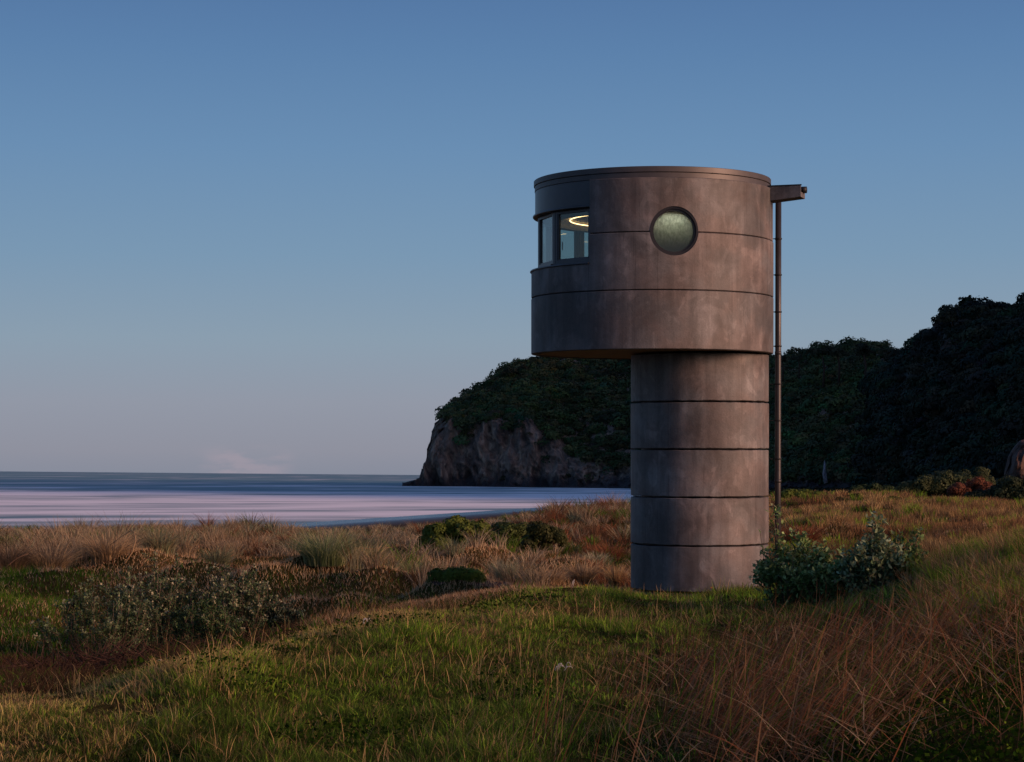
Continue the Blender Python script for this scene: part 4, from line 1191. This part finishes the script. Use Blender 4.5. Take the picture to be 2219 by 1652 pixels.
# dead twig pile in front of the left shrubs
def twigs():
    x, y, _ = PW(270, 1475, 27.5); z = g1(x, y)
    Ps = []
    for i in range(900):
        a = RNG.uniform(-1, 1); cx = a * 1.55; cy = RNG.uniform(-1.6, 1.2)
        hz = g1(x + cx, y + cy) - z
        h0 = RNG.random() * 0.50 * (1 - a * a * 0.7)
        d = np.array([RNG.normal(), RNG.normal() * 0.6, RNG.normal() * 0.35 + 0.25]); d /= np.linalg.norm(d)
        L = RNG.uniform(0.15, 0.55)
        p0 = np.array([cx, cy, hz + h0 * 0.6]); p2 = p0 + d * L; p1 = (p0 + p2) / 2 + RNG.normal(size=3) * 0.04
        V, f, _ = tube_np([p0, p1, p2], [0.006, 0.005, 0.002], 4)
        Ps.append((V, f, np.tile(np.array((0.070, 0.040, 0.031)) * RNG.uniform(0.3, 1.4), (len(V), 1))))
    V, f, c = merge(Ps)
    o = mesh_np('twig_pile', V, f, M_BARK, c, loc=(x, y, z), smooth=True)
    tag(o, 'tangled pile of dead reddish twigs in front of the left shrubs', 'twigs')
twigs()

# curved dead stalk on the left dune, and a few dry branches
def stalk(pts, Y, r, label, col):
    P = [np.array(PW(a, b, Y + dy)) for a, b, dy in pts]; o0 = P[0].copy()
    P = [p - o0 for p in P]
    n = len(P); V, f, c = tube_np(P, [r * (1 - 0.6 * i / (n - 1)) for i in range(n)], 6)
    o = mesh_np('dead_stalk', V, f, M_BARK, np.tile(col, (len(V), 1)), loc=tuple(o0), smooth=True)
    tag(o, label, 'stalk')
stalk([(254,1238,0),(274,1216,-.1),(288,1195,-.2),(294,1172,-.2),(291,1154,-.1),(284,1150,0),(262,1164,.1),(238,1182,.2)], 49.0, 0.018, 'long pale hooked stalk standing in the left dune grass', (0.30,0.21,0.12))
stalk([(0,1240,0),(22,1222,0),(40,1208,0),(62,1200,.1)], 47.5, 0.013, 'thin dead stalk leaning at the left edge', (0.22,0.13,0.08))
stalk([(316,1230,0),(345,1222,0),(370,1210,0)], 48.5, 0.012, 'short dead stalk lying right of the hooked one', (0.22,0.14,0.09))
stalk([(740,1192,0),(770,1188,.2),(812,1190,.3),(850,1186,.4)], 54, 0.02, 'dead branch lying on bare sand in the dune grass', (0.24,0.12,0.08))
stalk([(1090,1272,0),(1098,1262,.05),(1112,1268,.1),(1124,1280,.1)], 41, 0.011, 'pale bent dead stick by the soil bank', (0.30,0.24,0.18))

# flowers and white hare's-tail wisps ---------------------------------
def flower(sx, sy, Y, r, label, col, n=9):
    x, y, z = PW(sx, sy, Y); zb = g1(x, y) - 0.02
    root = empty('yellow_flower', (x, y, zb)); tag(root, label, 'flower')
    hgt = max(z - zb, 0.06)
    V, f, _ = tube_np([(0, 0, 0), (0.01, 0, hgt * .5), (0, 0, hgt)], [0.004, 0.003, 0.003], 4)
    mesh_np('stem', V, f, M_BARK, np.tile((0.06, 0.09, 0.03), (len(V), 1)), root)
    a = np.arange(n) * 2 * pi / n
    P = np.tile((0, 0, hgt), (n, 1)).astype(float)
    D = np.stack([np.cos(a), np.sin(a) - 0.5, 0.35 + np.sin(a) * 0.8], 1)
    V, f, c = leaves(P, D, np.full(n, r), np.full(n, r * .3), np.tile(col, (n, 1)))
    mesh_np('petals', V, f, M_LEAF, c, root)
    V, f, _ = tube_np([(0, 0, hgt - r * .1), (0, -r * .15, hgt + r * .12)], [r * .3, r * .22], 8)
    mesh_np('flower_centre', V, f, M_LEAF, np.tile((0.35, 0.18, 0.02), (len(V), 1)), root)
flower(1271, 1271, 37.5, 0.045, 'bright orange yellow daisy on the ridge left of the column', (0.85, 0.40, 0.02))
flower(1253, 1277, 37.0, 0.030, 'smaller yellow daisy left of the bright one', (0.75, 0.40, 0.02))
flower(1877, 1278, 30.0, 0.045, 'upper yellow flower of the group in the right shrubs', (0.80, 0.50, 0.06))
flower(1875, 1286, 29.9, 0.035, 'lower yellow flower of the group in the right shrubs', (0.75, 0.48, 0.06))
flower(1886, 1282, 29.9, 0.030, 'smallest yellow flower, right of the group in the shrubs', (0.60, 0.50, 0.08))
flower(1542, 1274, 36.0, 0.025, 'tiny orange flower in front of the column foot', (0.75, 0.25, 0.03))
def wisp(sx, sy, Y, w, h, label, n=4, seed=0):
    rg = np.random.default_rng(seed)
    x, y, z = PW(sx, sy, Y); zb = g1(x, y)
    Ps = []
    top = max(z - zb, 0.05)
    for i in range(n):
        s = rg.uniform(-1, 1)
        a = w / F * Y; b = h / F * Y
        a *= rg.uniform(0.35, 0.8); b *= rg.uniform(0.5, 1.3)
        x0 = rg.uniform(-.6, .6) * w / F * Y
        pts = [(x0 * .4, 0, 0), (x0 * .6, 0.0, top * .6), (x0, 0, top), (x0 + a * .25, 0, top + b * .9), (x0 + a * .6, 0, top + b), (x0 + a * .85, 0, top + b * .5)]
        V, f, _ = tube_np(pts, [0.0015, 0.0015, 0.003, 0.0048, 0.004, 0.002], 5)
        c = np.tile((0.55, 0.53, 0.50), (len(V), 1)); c[:10] = (0.2, 0.15, 0.08)
        Ps.append((V, f, c))
    V, f, c = merge(Ps)
    o = mesh_np('seed_head', V, f, M_BARK, c, loc=(x, y, zb), smooth=True)
    tag(o, label, 'seed head')
wisp(1210, 1500, 18.8, 26, 12, 'white feathery seed heads curling among the first red rushes', 5, 1)
wisp(1240, 1492, 18.9, 30, 14, 'single curved white seed head beside the feathery ones', 1, 2)
wisp(1242, 1272, 36.5, 6, 14, 'pair of white upright seed heads near the yellow daisy', 2, 3)
wisp(795, 1405, 22.5, 16, 8, 'small white wisp in the turf left of centre', 3, 4)
wisp(362, 1465, 20.5, 22, 8, 'white curled wisps on the ridge by the twig pile', 3, 5)
wisp(345, 1492, 19.8, 26, 6, 'faint white wisps lower on the ridge below the curled ones', 3, 6)
wisp(1628, 1272, 34.0, 12, 8, 'short white stroke of grass at the left foot of the right shrubs', 2, 7)

# ------------------------------------------------------------------ the tower
K = 38 / F
DX, DY = (1412 - 1109.5) * K, 38.0            # drum axis
tower = empty('lookout_tower', (TCX, TCY, -2.2))
tower.rotation_euler = (radians(0.8), 0, 0)
tag(tower, 'round grey concrete lookout tower with a wide drum on a narrower column', 'tower')
OX, OY, OZ = DX - TCX, DY - TCY, 2.2          # drum axis in tower coordinates; z_local = z + OZ

def sect(name, ax, rin, rout, z0, z1, th0=-180, th1=180, ch=0.012, mat=None, parent=None, seg=2.0, smooth=True, jag=0.0):
    """ring or ring sector; theta 0 faces the camera (-y), positive to the right"""
    full = abs(th1 - th0) >= 359.9
    prof = [(rin, z0), (rout - ch, z0), (rout, z0 + ch), (rout, z1 - ch), (rout - ch, z1), (rin, z1)]
    if rin < 0.02: prof = [(0.02, z0)] + prof[1:-1] + [(0.02, z1)]
    n = max(3, int(abs(th1 - th0) / seg))
    bm = bmesh.new(); rings = []
    for i in range(n if full else n + 1):
        t = radians(th0 + (th1 - th0) * i / n)
        rings.append([bm.verts.new((ax[0] + r * sin(t), ax[1] - r * cos(t), z)) for r, z in prof])
    m = len(prof)
    cnt = n
    if jag:
        for i, rg_ in enumerate(rings):
            q0 = jag * float(vnoise([i * 0.45], [z0 * 3.1])[0]); q1 = jag * float(vnoise([i * 0.45 + 50], [z0 * 3.1])[0])
            for k in (1, 2): rg_[k].co.z += q0
            for k in (3, 4): rg_[k].co.z += q1
    for i in range(cnt):
        a = rings[i]; b = rings[(i + 1) % len(rings)]
        for k in range(m):
            bm.faces.new((a[k], b[k], b[(k + 1) % m], a[(k + 1) % m]))
    if not full:
        bm.faces.new(rings[0]); bm.faces.new(rings[-1][::-1])
    bmesh.ops.recalc_face_normals(bm, faces=bm.faces[:])
    for f_ in bm.faces:
        f_.smooth = smooth
    me = bpy.data.meshes.new(name); bm.to_mesh(me); bm.free()
    if smooth:
        me.set_sharp_from_angle(angle=radians(25))
    return link(name, me, mat, parent)

def boxo(name, c, s, mat, parent, rz=0.0, bev=0.004, taper=None):
    bm = bmesh.new(); bmesh.ops.create_cube(bm, size=1)
    for v in bm.verts:
        v.co = Vector((v.co.x * s[0], v.co.y * s[1], v.co.z * s[2]))
        if taper and v.co.x > 0 and v.co.z < 0: v.co.z += taper
    if bev: bmesh.ops.bevel(bm, geom=bm.edges[:] , offset=bev, segments=2, affect='EDGES', profile=0.5)
    for v in bm.verts:
        x, y = v.co.x, v.co.y
        v.co.x = x * cos(rz) - y * sin(rz) + c[0]; v.co.y = x * sin(rz) + y * cos(rz) + c[1]; v.co.z += c[2]
    bmesh.ops.recalc_face_normals(bm, faces=bm.faces[:])
    me = bpy.data.meshes.new(name); bm.to_mesh(me); bm.free()
    return link(name, me, mat, parent)

def cut(o, cutter):
    md = o.modifiers.new('b', 'BOOLEAN'); md.object = cutter; md.operation = 'DIFFERENCE'; md.solver = 'EXACT'
    bpy.context.view_layer.update()
    dg = bpy.context.evaluated_depsgraph_get()
    me = bpy.data.meshes.new_from_object(o.evaluated_get(dg), depsgraph=dg)
    o.modifiers.clear(); old = o.data; o.data = me; bpy.data.meshes.remove(old)
def drop(o):
    me = o.data; bpy.data.objects.remove(o); bpy.data.meshes.remove(me)

AX = (OX, OY)
# column: five stacked concrete pipes with open joints
cz = [-2.06, -1.232, -0.372, 0.482, 1.330, 2.205]
for i in range(5):
    o = sect('column_ring', (0, 0), 1.05, 1.254 + (0.004 if i % 2 else 0), cz[i] + 0.014 + OZ, cz[i + 1] - 0.014 + OZ, ch=0.012, mat=M_CONC, parent=tower, jag=0.006)
sect('column_core', (0, 0), 0.02, 1.06, -2.9 + OZ, 2.2 + OZ, ch=0.0, mat=M_DARK, parent=tower, seg=6)
sect('column_footing', (0, 0), 1.0, 1.225, -2.75 + OZ, -2.085 + OZ, ch=0.02, mat=plain('footing_concrete', (0.05, 0.048, 0.05), 0.8), parent=tower)

RD = 2.204
W0, W1 = -168.0, -33.4
b1 = sect('drum_band', AX, RD - 0.16, RD, 2.215 + OZ, 3.222 + OZ, ch=0.010, mat=M_CONC, parent=tower, seg=1.5)
b2 = sect('drum_band', AX, RD - 0.16, RD - 0.002, 3.238 + OZ, 4.222 + OZ, ch=0.010, mat=M_CONC, parent=tower, seg=1.5)
b3 = sect('drum_band', AX, RD - 0.16, RD - 0.014, 4.238 + OZ, 5.165 + OZ, W1, 360 + W0, ch=0.010, mat=M_CONC, parent=tower, seg=1.5)
cw = sect('cutter', AX, RD - 0.5, RD + 0.3, 3.70 + OZ, 4.5 + OZ, W0, W1, ch=0, seg=1.5)
cw.parent = tower
PT = radians(6.3); PZ = 4.243 + OZ
pc = (OX + (RD) * sin(PT), OY - RD * cos(PT))
def cyl_along(name, c, ang, r0, r1, d0, d1, n=64, mat=None, parent=None, rin=None, smooth=True):
    """tube or disc whose axis points outwards from the drum at angle ang"""
    ax = Vector((sin(ang), -cos(ang), 0)); sd_ = Vector((cos(ang), sin(ang), 0)); up = Vector((0, 0, 1))
    bm = bmesh.new()
    def ring(r, d): return [bm.verts.new(Vector(c) + ax * d + (sd_ * cos(t) + up * sin(t)) * r) for t in [2 * pi * k / n for k in range(n)]]
    if rin is None:
        a = ring(r0, d0); b = ring(r1, d1)
        for k in range(n): bm.faces.new((a[k], a[(k + 1) % n], b[(k + 1) % n], b[k]))
        bm.faces.new(a[::-1]); bm.faces.new(b)
    else:
        a = ring(r0, d0); b = ring(r1, d1); e = ring(rin, d1); g = ring(rin, d0)
        for p, q in ((a, b), (b, e), (e, g), (g, a)):
            for k in range(n): bm.faces.new((p[k], p[(k + 1) % n], q[(k + 1) % n], q[k]))
    bmesh.ops.recalc_face_normals(bm, faces=bm.faces[:])
    for f_ in bm.faces: f_.smooth = smooth
    me = bpy.data.meshes.new(name); bm.to_mesh(me); bm.free(); me.set_sharp_from_angle(angle=radians(30))
    return link(name, me, mat, parent)
pcc = (pc[0], pc[1], PZ)
ch_ = cyl_along('cutter', pcc, PT, 0.425, 0.425, -0.6, 0.4); ch_.parent = tower
cut(b2, cw); cut(b2, ch_); cut(b3, ch_)
drop(cw); drop(ch_)
for b in (b2, b3): b.data.set_sharp_from_angle(angle=radians(25))
# backing so that the joints read dark and closed
sect('joint_backing', AX, RD - 0.20, RD - 0.05, 3.19 + OZ, 3.27 + OZ, ch=0, mat=M_DARK, parent=tower)
sect('joint_backing', AX, RD - 0.20, RD - 0.06, 4.20 + OZ, 4.26 + OZ, PT * 57.3 + 13.2, 360 + W0 - 1, ch=0, mat=M_DARK, parent=tower)
sect('joint_backing', AX, RD - 0.20, RD - 0.06, 4.20 + OZ, 4.26 + OZ, W1 + 1, PT * 57.3 - 13.2, ch=0, mat=M_DARK, parent=tower)

# porthole: deep dark ring and misted glass
ph = cyl_along('porthole', pcc, PT, 0.424, 0.424, -0.30, -0.050, mat=M_REVEAL, parent=tower, rin=0.388)
fr = cyl_along('porthole_frame', pcc, PT, 0.390, 0.386, -0.22, -0.09, mat=M_REVEAL, parent=ph, rin=0.352)
cyl_along('porthole_glass', pcc, PT, 0.356, 0.356, -0.165, -0.150, mat=M_PORT, parent=ph)

# soffit, floor, ceiling
sect('soffit', AX, 0.02, RD - 0.035, 2.225 + OZ, 2.26 + OZ, ch=0, mat=M_SOFFIT, parent=tower, seg=4)
sect('room_floor', AX, 0.02, RD - 0.17, 3.05 + OZ, 3.12 + OZ, ch=0, mat=M_FLOOR, parent=tower, seg=4)
sect('ceiling', AX, 0.02, RD - 0.19, 4.735 + OZ, 4.77 + OZ, ch=0, mat=M_CEIL, parent=tower, seg=4)
# roof cap in two flashings and a flat roof
RC = 2.145
sect('roof', AX, 0.02, RC - 0.03, 5.16 + OZ, 5.30 + OZ, ch=0, mat=M_METAL, parent=tower, seg=4)
sect('roof_flashing', AX, RC - 0.03, RC + 0.012, 5.262 + OZ, 5.362 + OZ, ch=0.006, mat=M_CAP, parent=tower)
sect('roof_flashing', AX, RC - 0.05, RC - 0.004, 5.168 + OZ, 5.258 + OZ, ch=0.005, mat=M_CAP, parent=tower)
# fascia over the windows with its drip lip
sect('window_fascia', AX, RC - 0.05, RC - 0.012, 4.742 + OZ, 5.164 + OZ, W0, W1 - 0.05, ch=0.003, mat=M_METAL, parent=tower)
sect('drip_lip', AX, RC - 0.30, RC + 0.030, 4.695 + OZ, 4.738 + OZ, W0, W1 - 0.05, ch=0.012, mat=M_METAL, parent=tower)
sect('sill_capping', AX, RD - 0.30, RD + 0.022, 3.702 + OZ, 3.735 + OZ, W0 + .3, W1 - 0.3, ch=0.010, mat=M_METAL, parent=tower)

# windows: five flat facets
fa = np.linspace(W1, W0, 6); RW = 2.045
def fp(deg, r, z): t = radians(deg); return Vector((OX + r * sin(t), OY - r * cos(t), z + OZ))
def bar(bm, a, b, w, d, nrm):
    ax = (b - a).normalized(); s = ax.cross(nrm).normalized()
    vs = []
    for p in (a, b):
        for i, j in ((-1, -1), (1, -1), (1, 1), (-1, 1)):
            vs.append(bm.verts.new(p + s * (w / 2 * i) + nrm * (d / 2 * j)))
    for k in range(4): bm.faces.new((vs[k], vs[(k + 1) % 4], vs[4 + (k + 1) % 4], vs[4 + k]))
    bm.faces.new(vs[:4][::-1]); bm.faces.new(vs[4:])
zb, zt = 3.74, 4.69
for i in range(5):
    a0, a1 = fa[i] - 0.9, fa[i + 1] + 0.9
    A, B = fp(a0, RW, 0), fp(a1, RW, 0)
    nrm = (B - A).cross(Vector((0, 0, 1))).normalized()
    mid = (A + B) / 2
    if nrm.dot(mid - Vector((OX, OY, OZ))) < 0: nrm = -nrm
    def P_(s, z, off=0): q = A.lerp(B, s); return Vector((q.x, q.y, z + OZ)) + nrm * off
    L = (B - A).length
    bm = bmesh.new()
    w = 0.055; e = w / 2 / L
    bar(bm, P_(e, zb), P_(e, zt), w, 0.07, nrm); bar(bm, P_(1 - e, zb), P_(1 - e, zt), w, 0.07, nrm)
    bar(bm, P_(2 * e + .001, zb + 0.045), P_(1 - 2 * e - .001, zb + 0.045), 0.088, 0.072, nrm)
    bar(bm, P_(2 * e + .001, zt - 0.022), P_(1 - 2 * e - .001, zt - 0.022), 0.045, 0.066, nrm)
    # sash beads
    bar(bm, P_(2.6 * e, zb + 0.1), P_(2.6 * e, zt - 0.05), 0.016, 0.05, nrm)
    bar(bm, P_(1 - 2.6 * e, zb + 0.1), P_(1 - 2.6 * e, zt - 0.05), 0.016, 0.05, nrm)
    bar(bm, P_(3.2 * e, zb + 0.10), P_(1 - 3.2 * e, zb + 0.10), 0.02, 0.046, nrm)
    bmesh.ops.recalc_face_normals(bm, faces=bm.faces[:])
    me = bpy.data.meshes.new('window'); bm.to_mesh(me); bm.free()
    wf = link('window', me, M_METAL, tower)
    bm = bmesh.new()
    bar(bm, P_(0.5, zb + 0.07), P_(0.5, zt - 0.03), L * (1 - 4 * e), 0.008, nrm)
    bmesh.ops.recalc_face_normals(bm, faces=bm.faces[:])
    me = bpy.data.meshes.new('pane'); bm.to_mesh(me); bm.free()
    link('pane', me, M_GLASS, wf)
    # sill strip under the frame
    bm = bmesh.new()
    bar(bm, P_(0.01, zb + 0.004, 0.055), P_(0.99, zb + 0.004, 0.055), 0.07, 0.035, nrm)
    bmesh.ops.recalc_face_normals(bm, faces=bm.faces[:])
    me = bpy.data.meshes.new('sill'); bm.to_mesh(me); bm.free()
    link('sill', me, M_METAL, wf)
    if i == 0:
        bm = bmesh.new()
        bar(bm, P_(1 - 3.4 * e, zb + .28, -.05), P_(1 - 3.4 * e, zb + .42, -.05), 0.012, 0.02, nrm)
        me = bpy.data.meshes.new('window_stay'); bm.to_mesh(me); bm.free()
        link('window_stay', me, M_DARK, wf)
for d in fa[1:-1]:
    q = fp(d, RW - 0.005, 0); bm = bmesh.new()
    bar(bm, Vector((q.x, q.y, 3.74 + OZ)), Vector((q.x, q.y, 4.69 + OZ)), 0.055, 0.085, Vector((sin(radians(d)), -cos(radians(d)), 0)))
    bmesh.ops.recalc_face_normals(bm, faces=bm.faces[:])
    me = bpy.data.meshes.new('mullion'); bm.to_mesh(me); bm.free()
    link('mullion', me, M_METAL, tower)
# the dark head band inside, over the windows
sect('window_header', AX, RW - 0.26, RW - 0.08, 4.60 + OZ, 4.732 + OZ, W0, W1 + 1, ch=0, mat=M_INNER, parent=tower)

# ring lamp under the ceiling
n = 96
pth = [(2.37 - TCX + 1.30 * cos(2 * pi * k / n), 38.38 - TCY + 1.30 * sin(2 * pi * k / n), 4.700 + OZ) for k in range(n + 1)]
V, f, _ = tube_np(pth, [0.009] * (n + 1), 8)
mesh_np('ring_lamp', V, f, M_LAMP, parent=tower, smooth=True)

M_DOWN = emit('downlight_glow', (1.0, 0.98, 0.86), 60.0)
sect('unseen_downlight', (OX + 0.9 * sin(PT) * 2, OY - 1.78), 0.02, 0.075, 4.715 + OZ, 4.733 + OZ, ch=0.003, mat=M_DOWN, parent=tower, seg=12)  # unseen lamp, assumed from the glow and added to brighten the porthole glass
# spout: tapered open concrete channel
ang = radians(-19)
sx0 = np.array([OX + 2.06 * sin(radians(76)), OY - 2.06 * cos(radians(76))]); d_ = np.array([cos(ang), sin(ang)])
LS = 0.69
cs_ = sx0 + d_ * LS / 2
def loc2(al, ac): p = sx0 + d_ * al + np.array([-d_[1], d_[0]]) * ac; return p
bm = bmesh.new()
def ss(al, zb_, zt_, hw, th):
    r = []
    for ac, z in ((-hw, zb_), (hw, zb_), (hw, zt_), (hw - th, zt_), (hw - th, zb_ + .09), (-hw + th, zb_ + .09), (-hw + th, zt_), (-hw, zt_)):
        p = loc2(al, ac); r.append(bm.verts.new((p[0], p[1], z + OZ)))
    return r
A_ = ss(-0.15, 4.905, 5.185, 0.20, 0.035); B_ = ss(LS, 4.985, 5.185, 0.20, 0.035)
for k in range(8): bm.faces.new((A_[k], A_[(k + 1) % 8], B_[(k + 1) % 8], B_[k]))
bm.faces.new(A_[::-1]); bm.faces.new(B_)
bmesh.ops.recalc_face_normals(bm, faces=bm.faces[:])
me = bpy.data.meshes.new('spout'); bm.to_mesh(me); bm.free()
spout = link('spout', me, M_CONC, tower)
bm = bmesh.new()
def strip(ac0, ac1, z0, z1, l0, l1):
    v = [bm.verts.new((*loc2(l, a), z + OZ)) for l in (l0, l1) for a, z in ((ac0, z0), (ac1, z0), (ac1, z1), (ac0, z1))]
    for k in range(4): bm.faces.new((v[k], v[(k + 1) % 4], v[4 + (k + 1) % 4], v[4 + k]))
    bm.faces.new(v[:4][::-1]); bm.faces.new(v[4:])
strip(-0.208, -0.158, 5.187, 5.205, -0.05, LS + 0.012); strip(0.158, 0.208, 5.187, 5.205, -0.05, LS + 0.012)
bmesh.ops.recalc_face_normals(bm, faces=bm.faces[:])
me = bpy.data.meshes.new('spout_capping'); bm.to_mesh(me); bm.free()
link('spout_capping', me, M_DARK, spout)
p0 = loc2(LS - 0.06, 0.05); p1 = loc2(LS + 0.06, 0.05)
V, f, _ = tube_np([(p0[0], p0[1], 5.13 + OZ), (p1[0], p1[1], 5.13 + OZ)], [0.06, 0.06], 16)
mesh_np('overflow_pipe', V, f, M_DARK, parent=spout, smooth=True)
q = loc2(-0.02, -0.15)
boxo('spout_bracket', (q[0], q[1], 5.19 + OZ), (0.05, 0.06, 0.20), M_DARK, tower)

# downpipe with its wall brackets
px_, py_ = 4.862 - TCX, 0.0
V, f, _ = tube_np([(px_, py_, -2.6 + OZ), (px_, py_, 0 + OZ), (px_, py_, 2.5 + OZ), (px_, py_, 4.99 + OZ)], [0.055] * 4, 24)
pipe = mesh_np('downpipe', V, f, M_PIPE, parent=tower, smooth=True)
def joint(z):
    V, f, _ = tube_np([(px_, py_, z - .03 + OZ), (px_, py_, z + .03 + OZ)], [0.061] * 2, 24)
    mesh_np('pipe_collar', V, f, M_PIPE, parent=pipe, smooth=True)
for z in (2.24, -0.1): joint(z)
for D, rr, cx_ in ((519, 2.19, OX), (597, 2.2, OX), (677, 2.2, OX), (751, 2.2, OX), (833, 1.25, 0), (912, 1.25, 0), (995, 1.25, 0), (1098, 1.25, 0), (1190, 1.25, 0)):
    z = (HZ - D) * K + OZ
    x0 = cx_ + rr - 0.03
    P2 = [tube_np([(x0, py_, z), (px_ - 0.05, py_, z)], [0.009] * 2, 6), tube_np([(px_, py_, z - .013), (px_, py_, z + .013)], [0.066] * 2, 20)]
    V, f, _ = merge([(a, b, np.zeros((len(a), 3))) for a, b, _ in P2])
    mesh_np('pipe_bracket', V, f, M_DARK, parent=pipe)
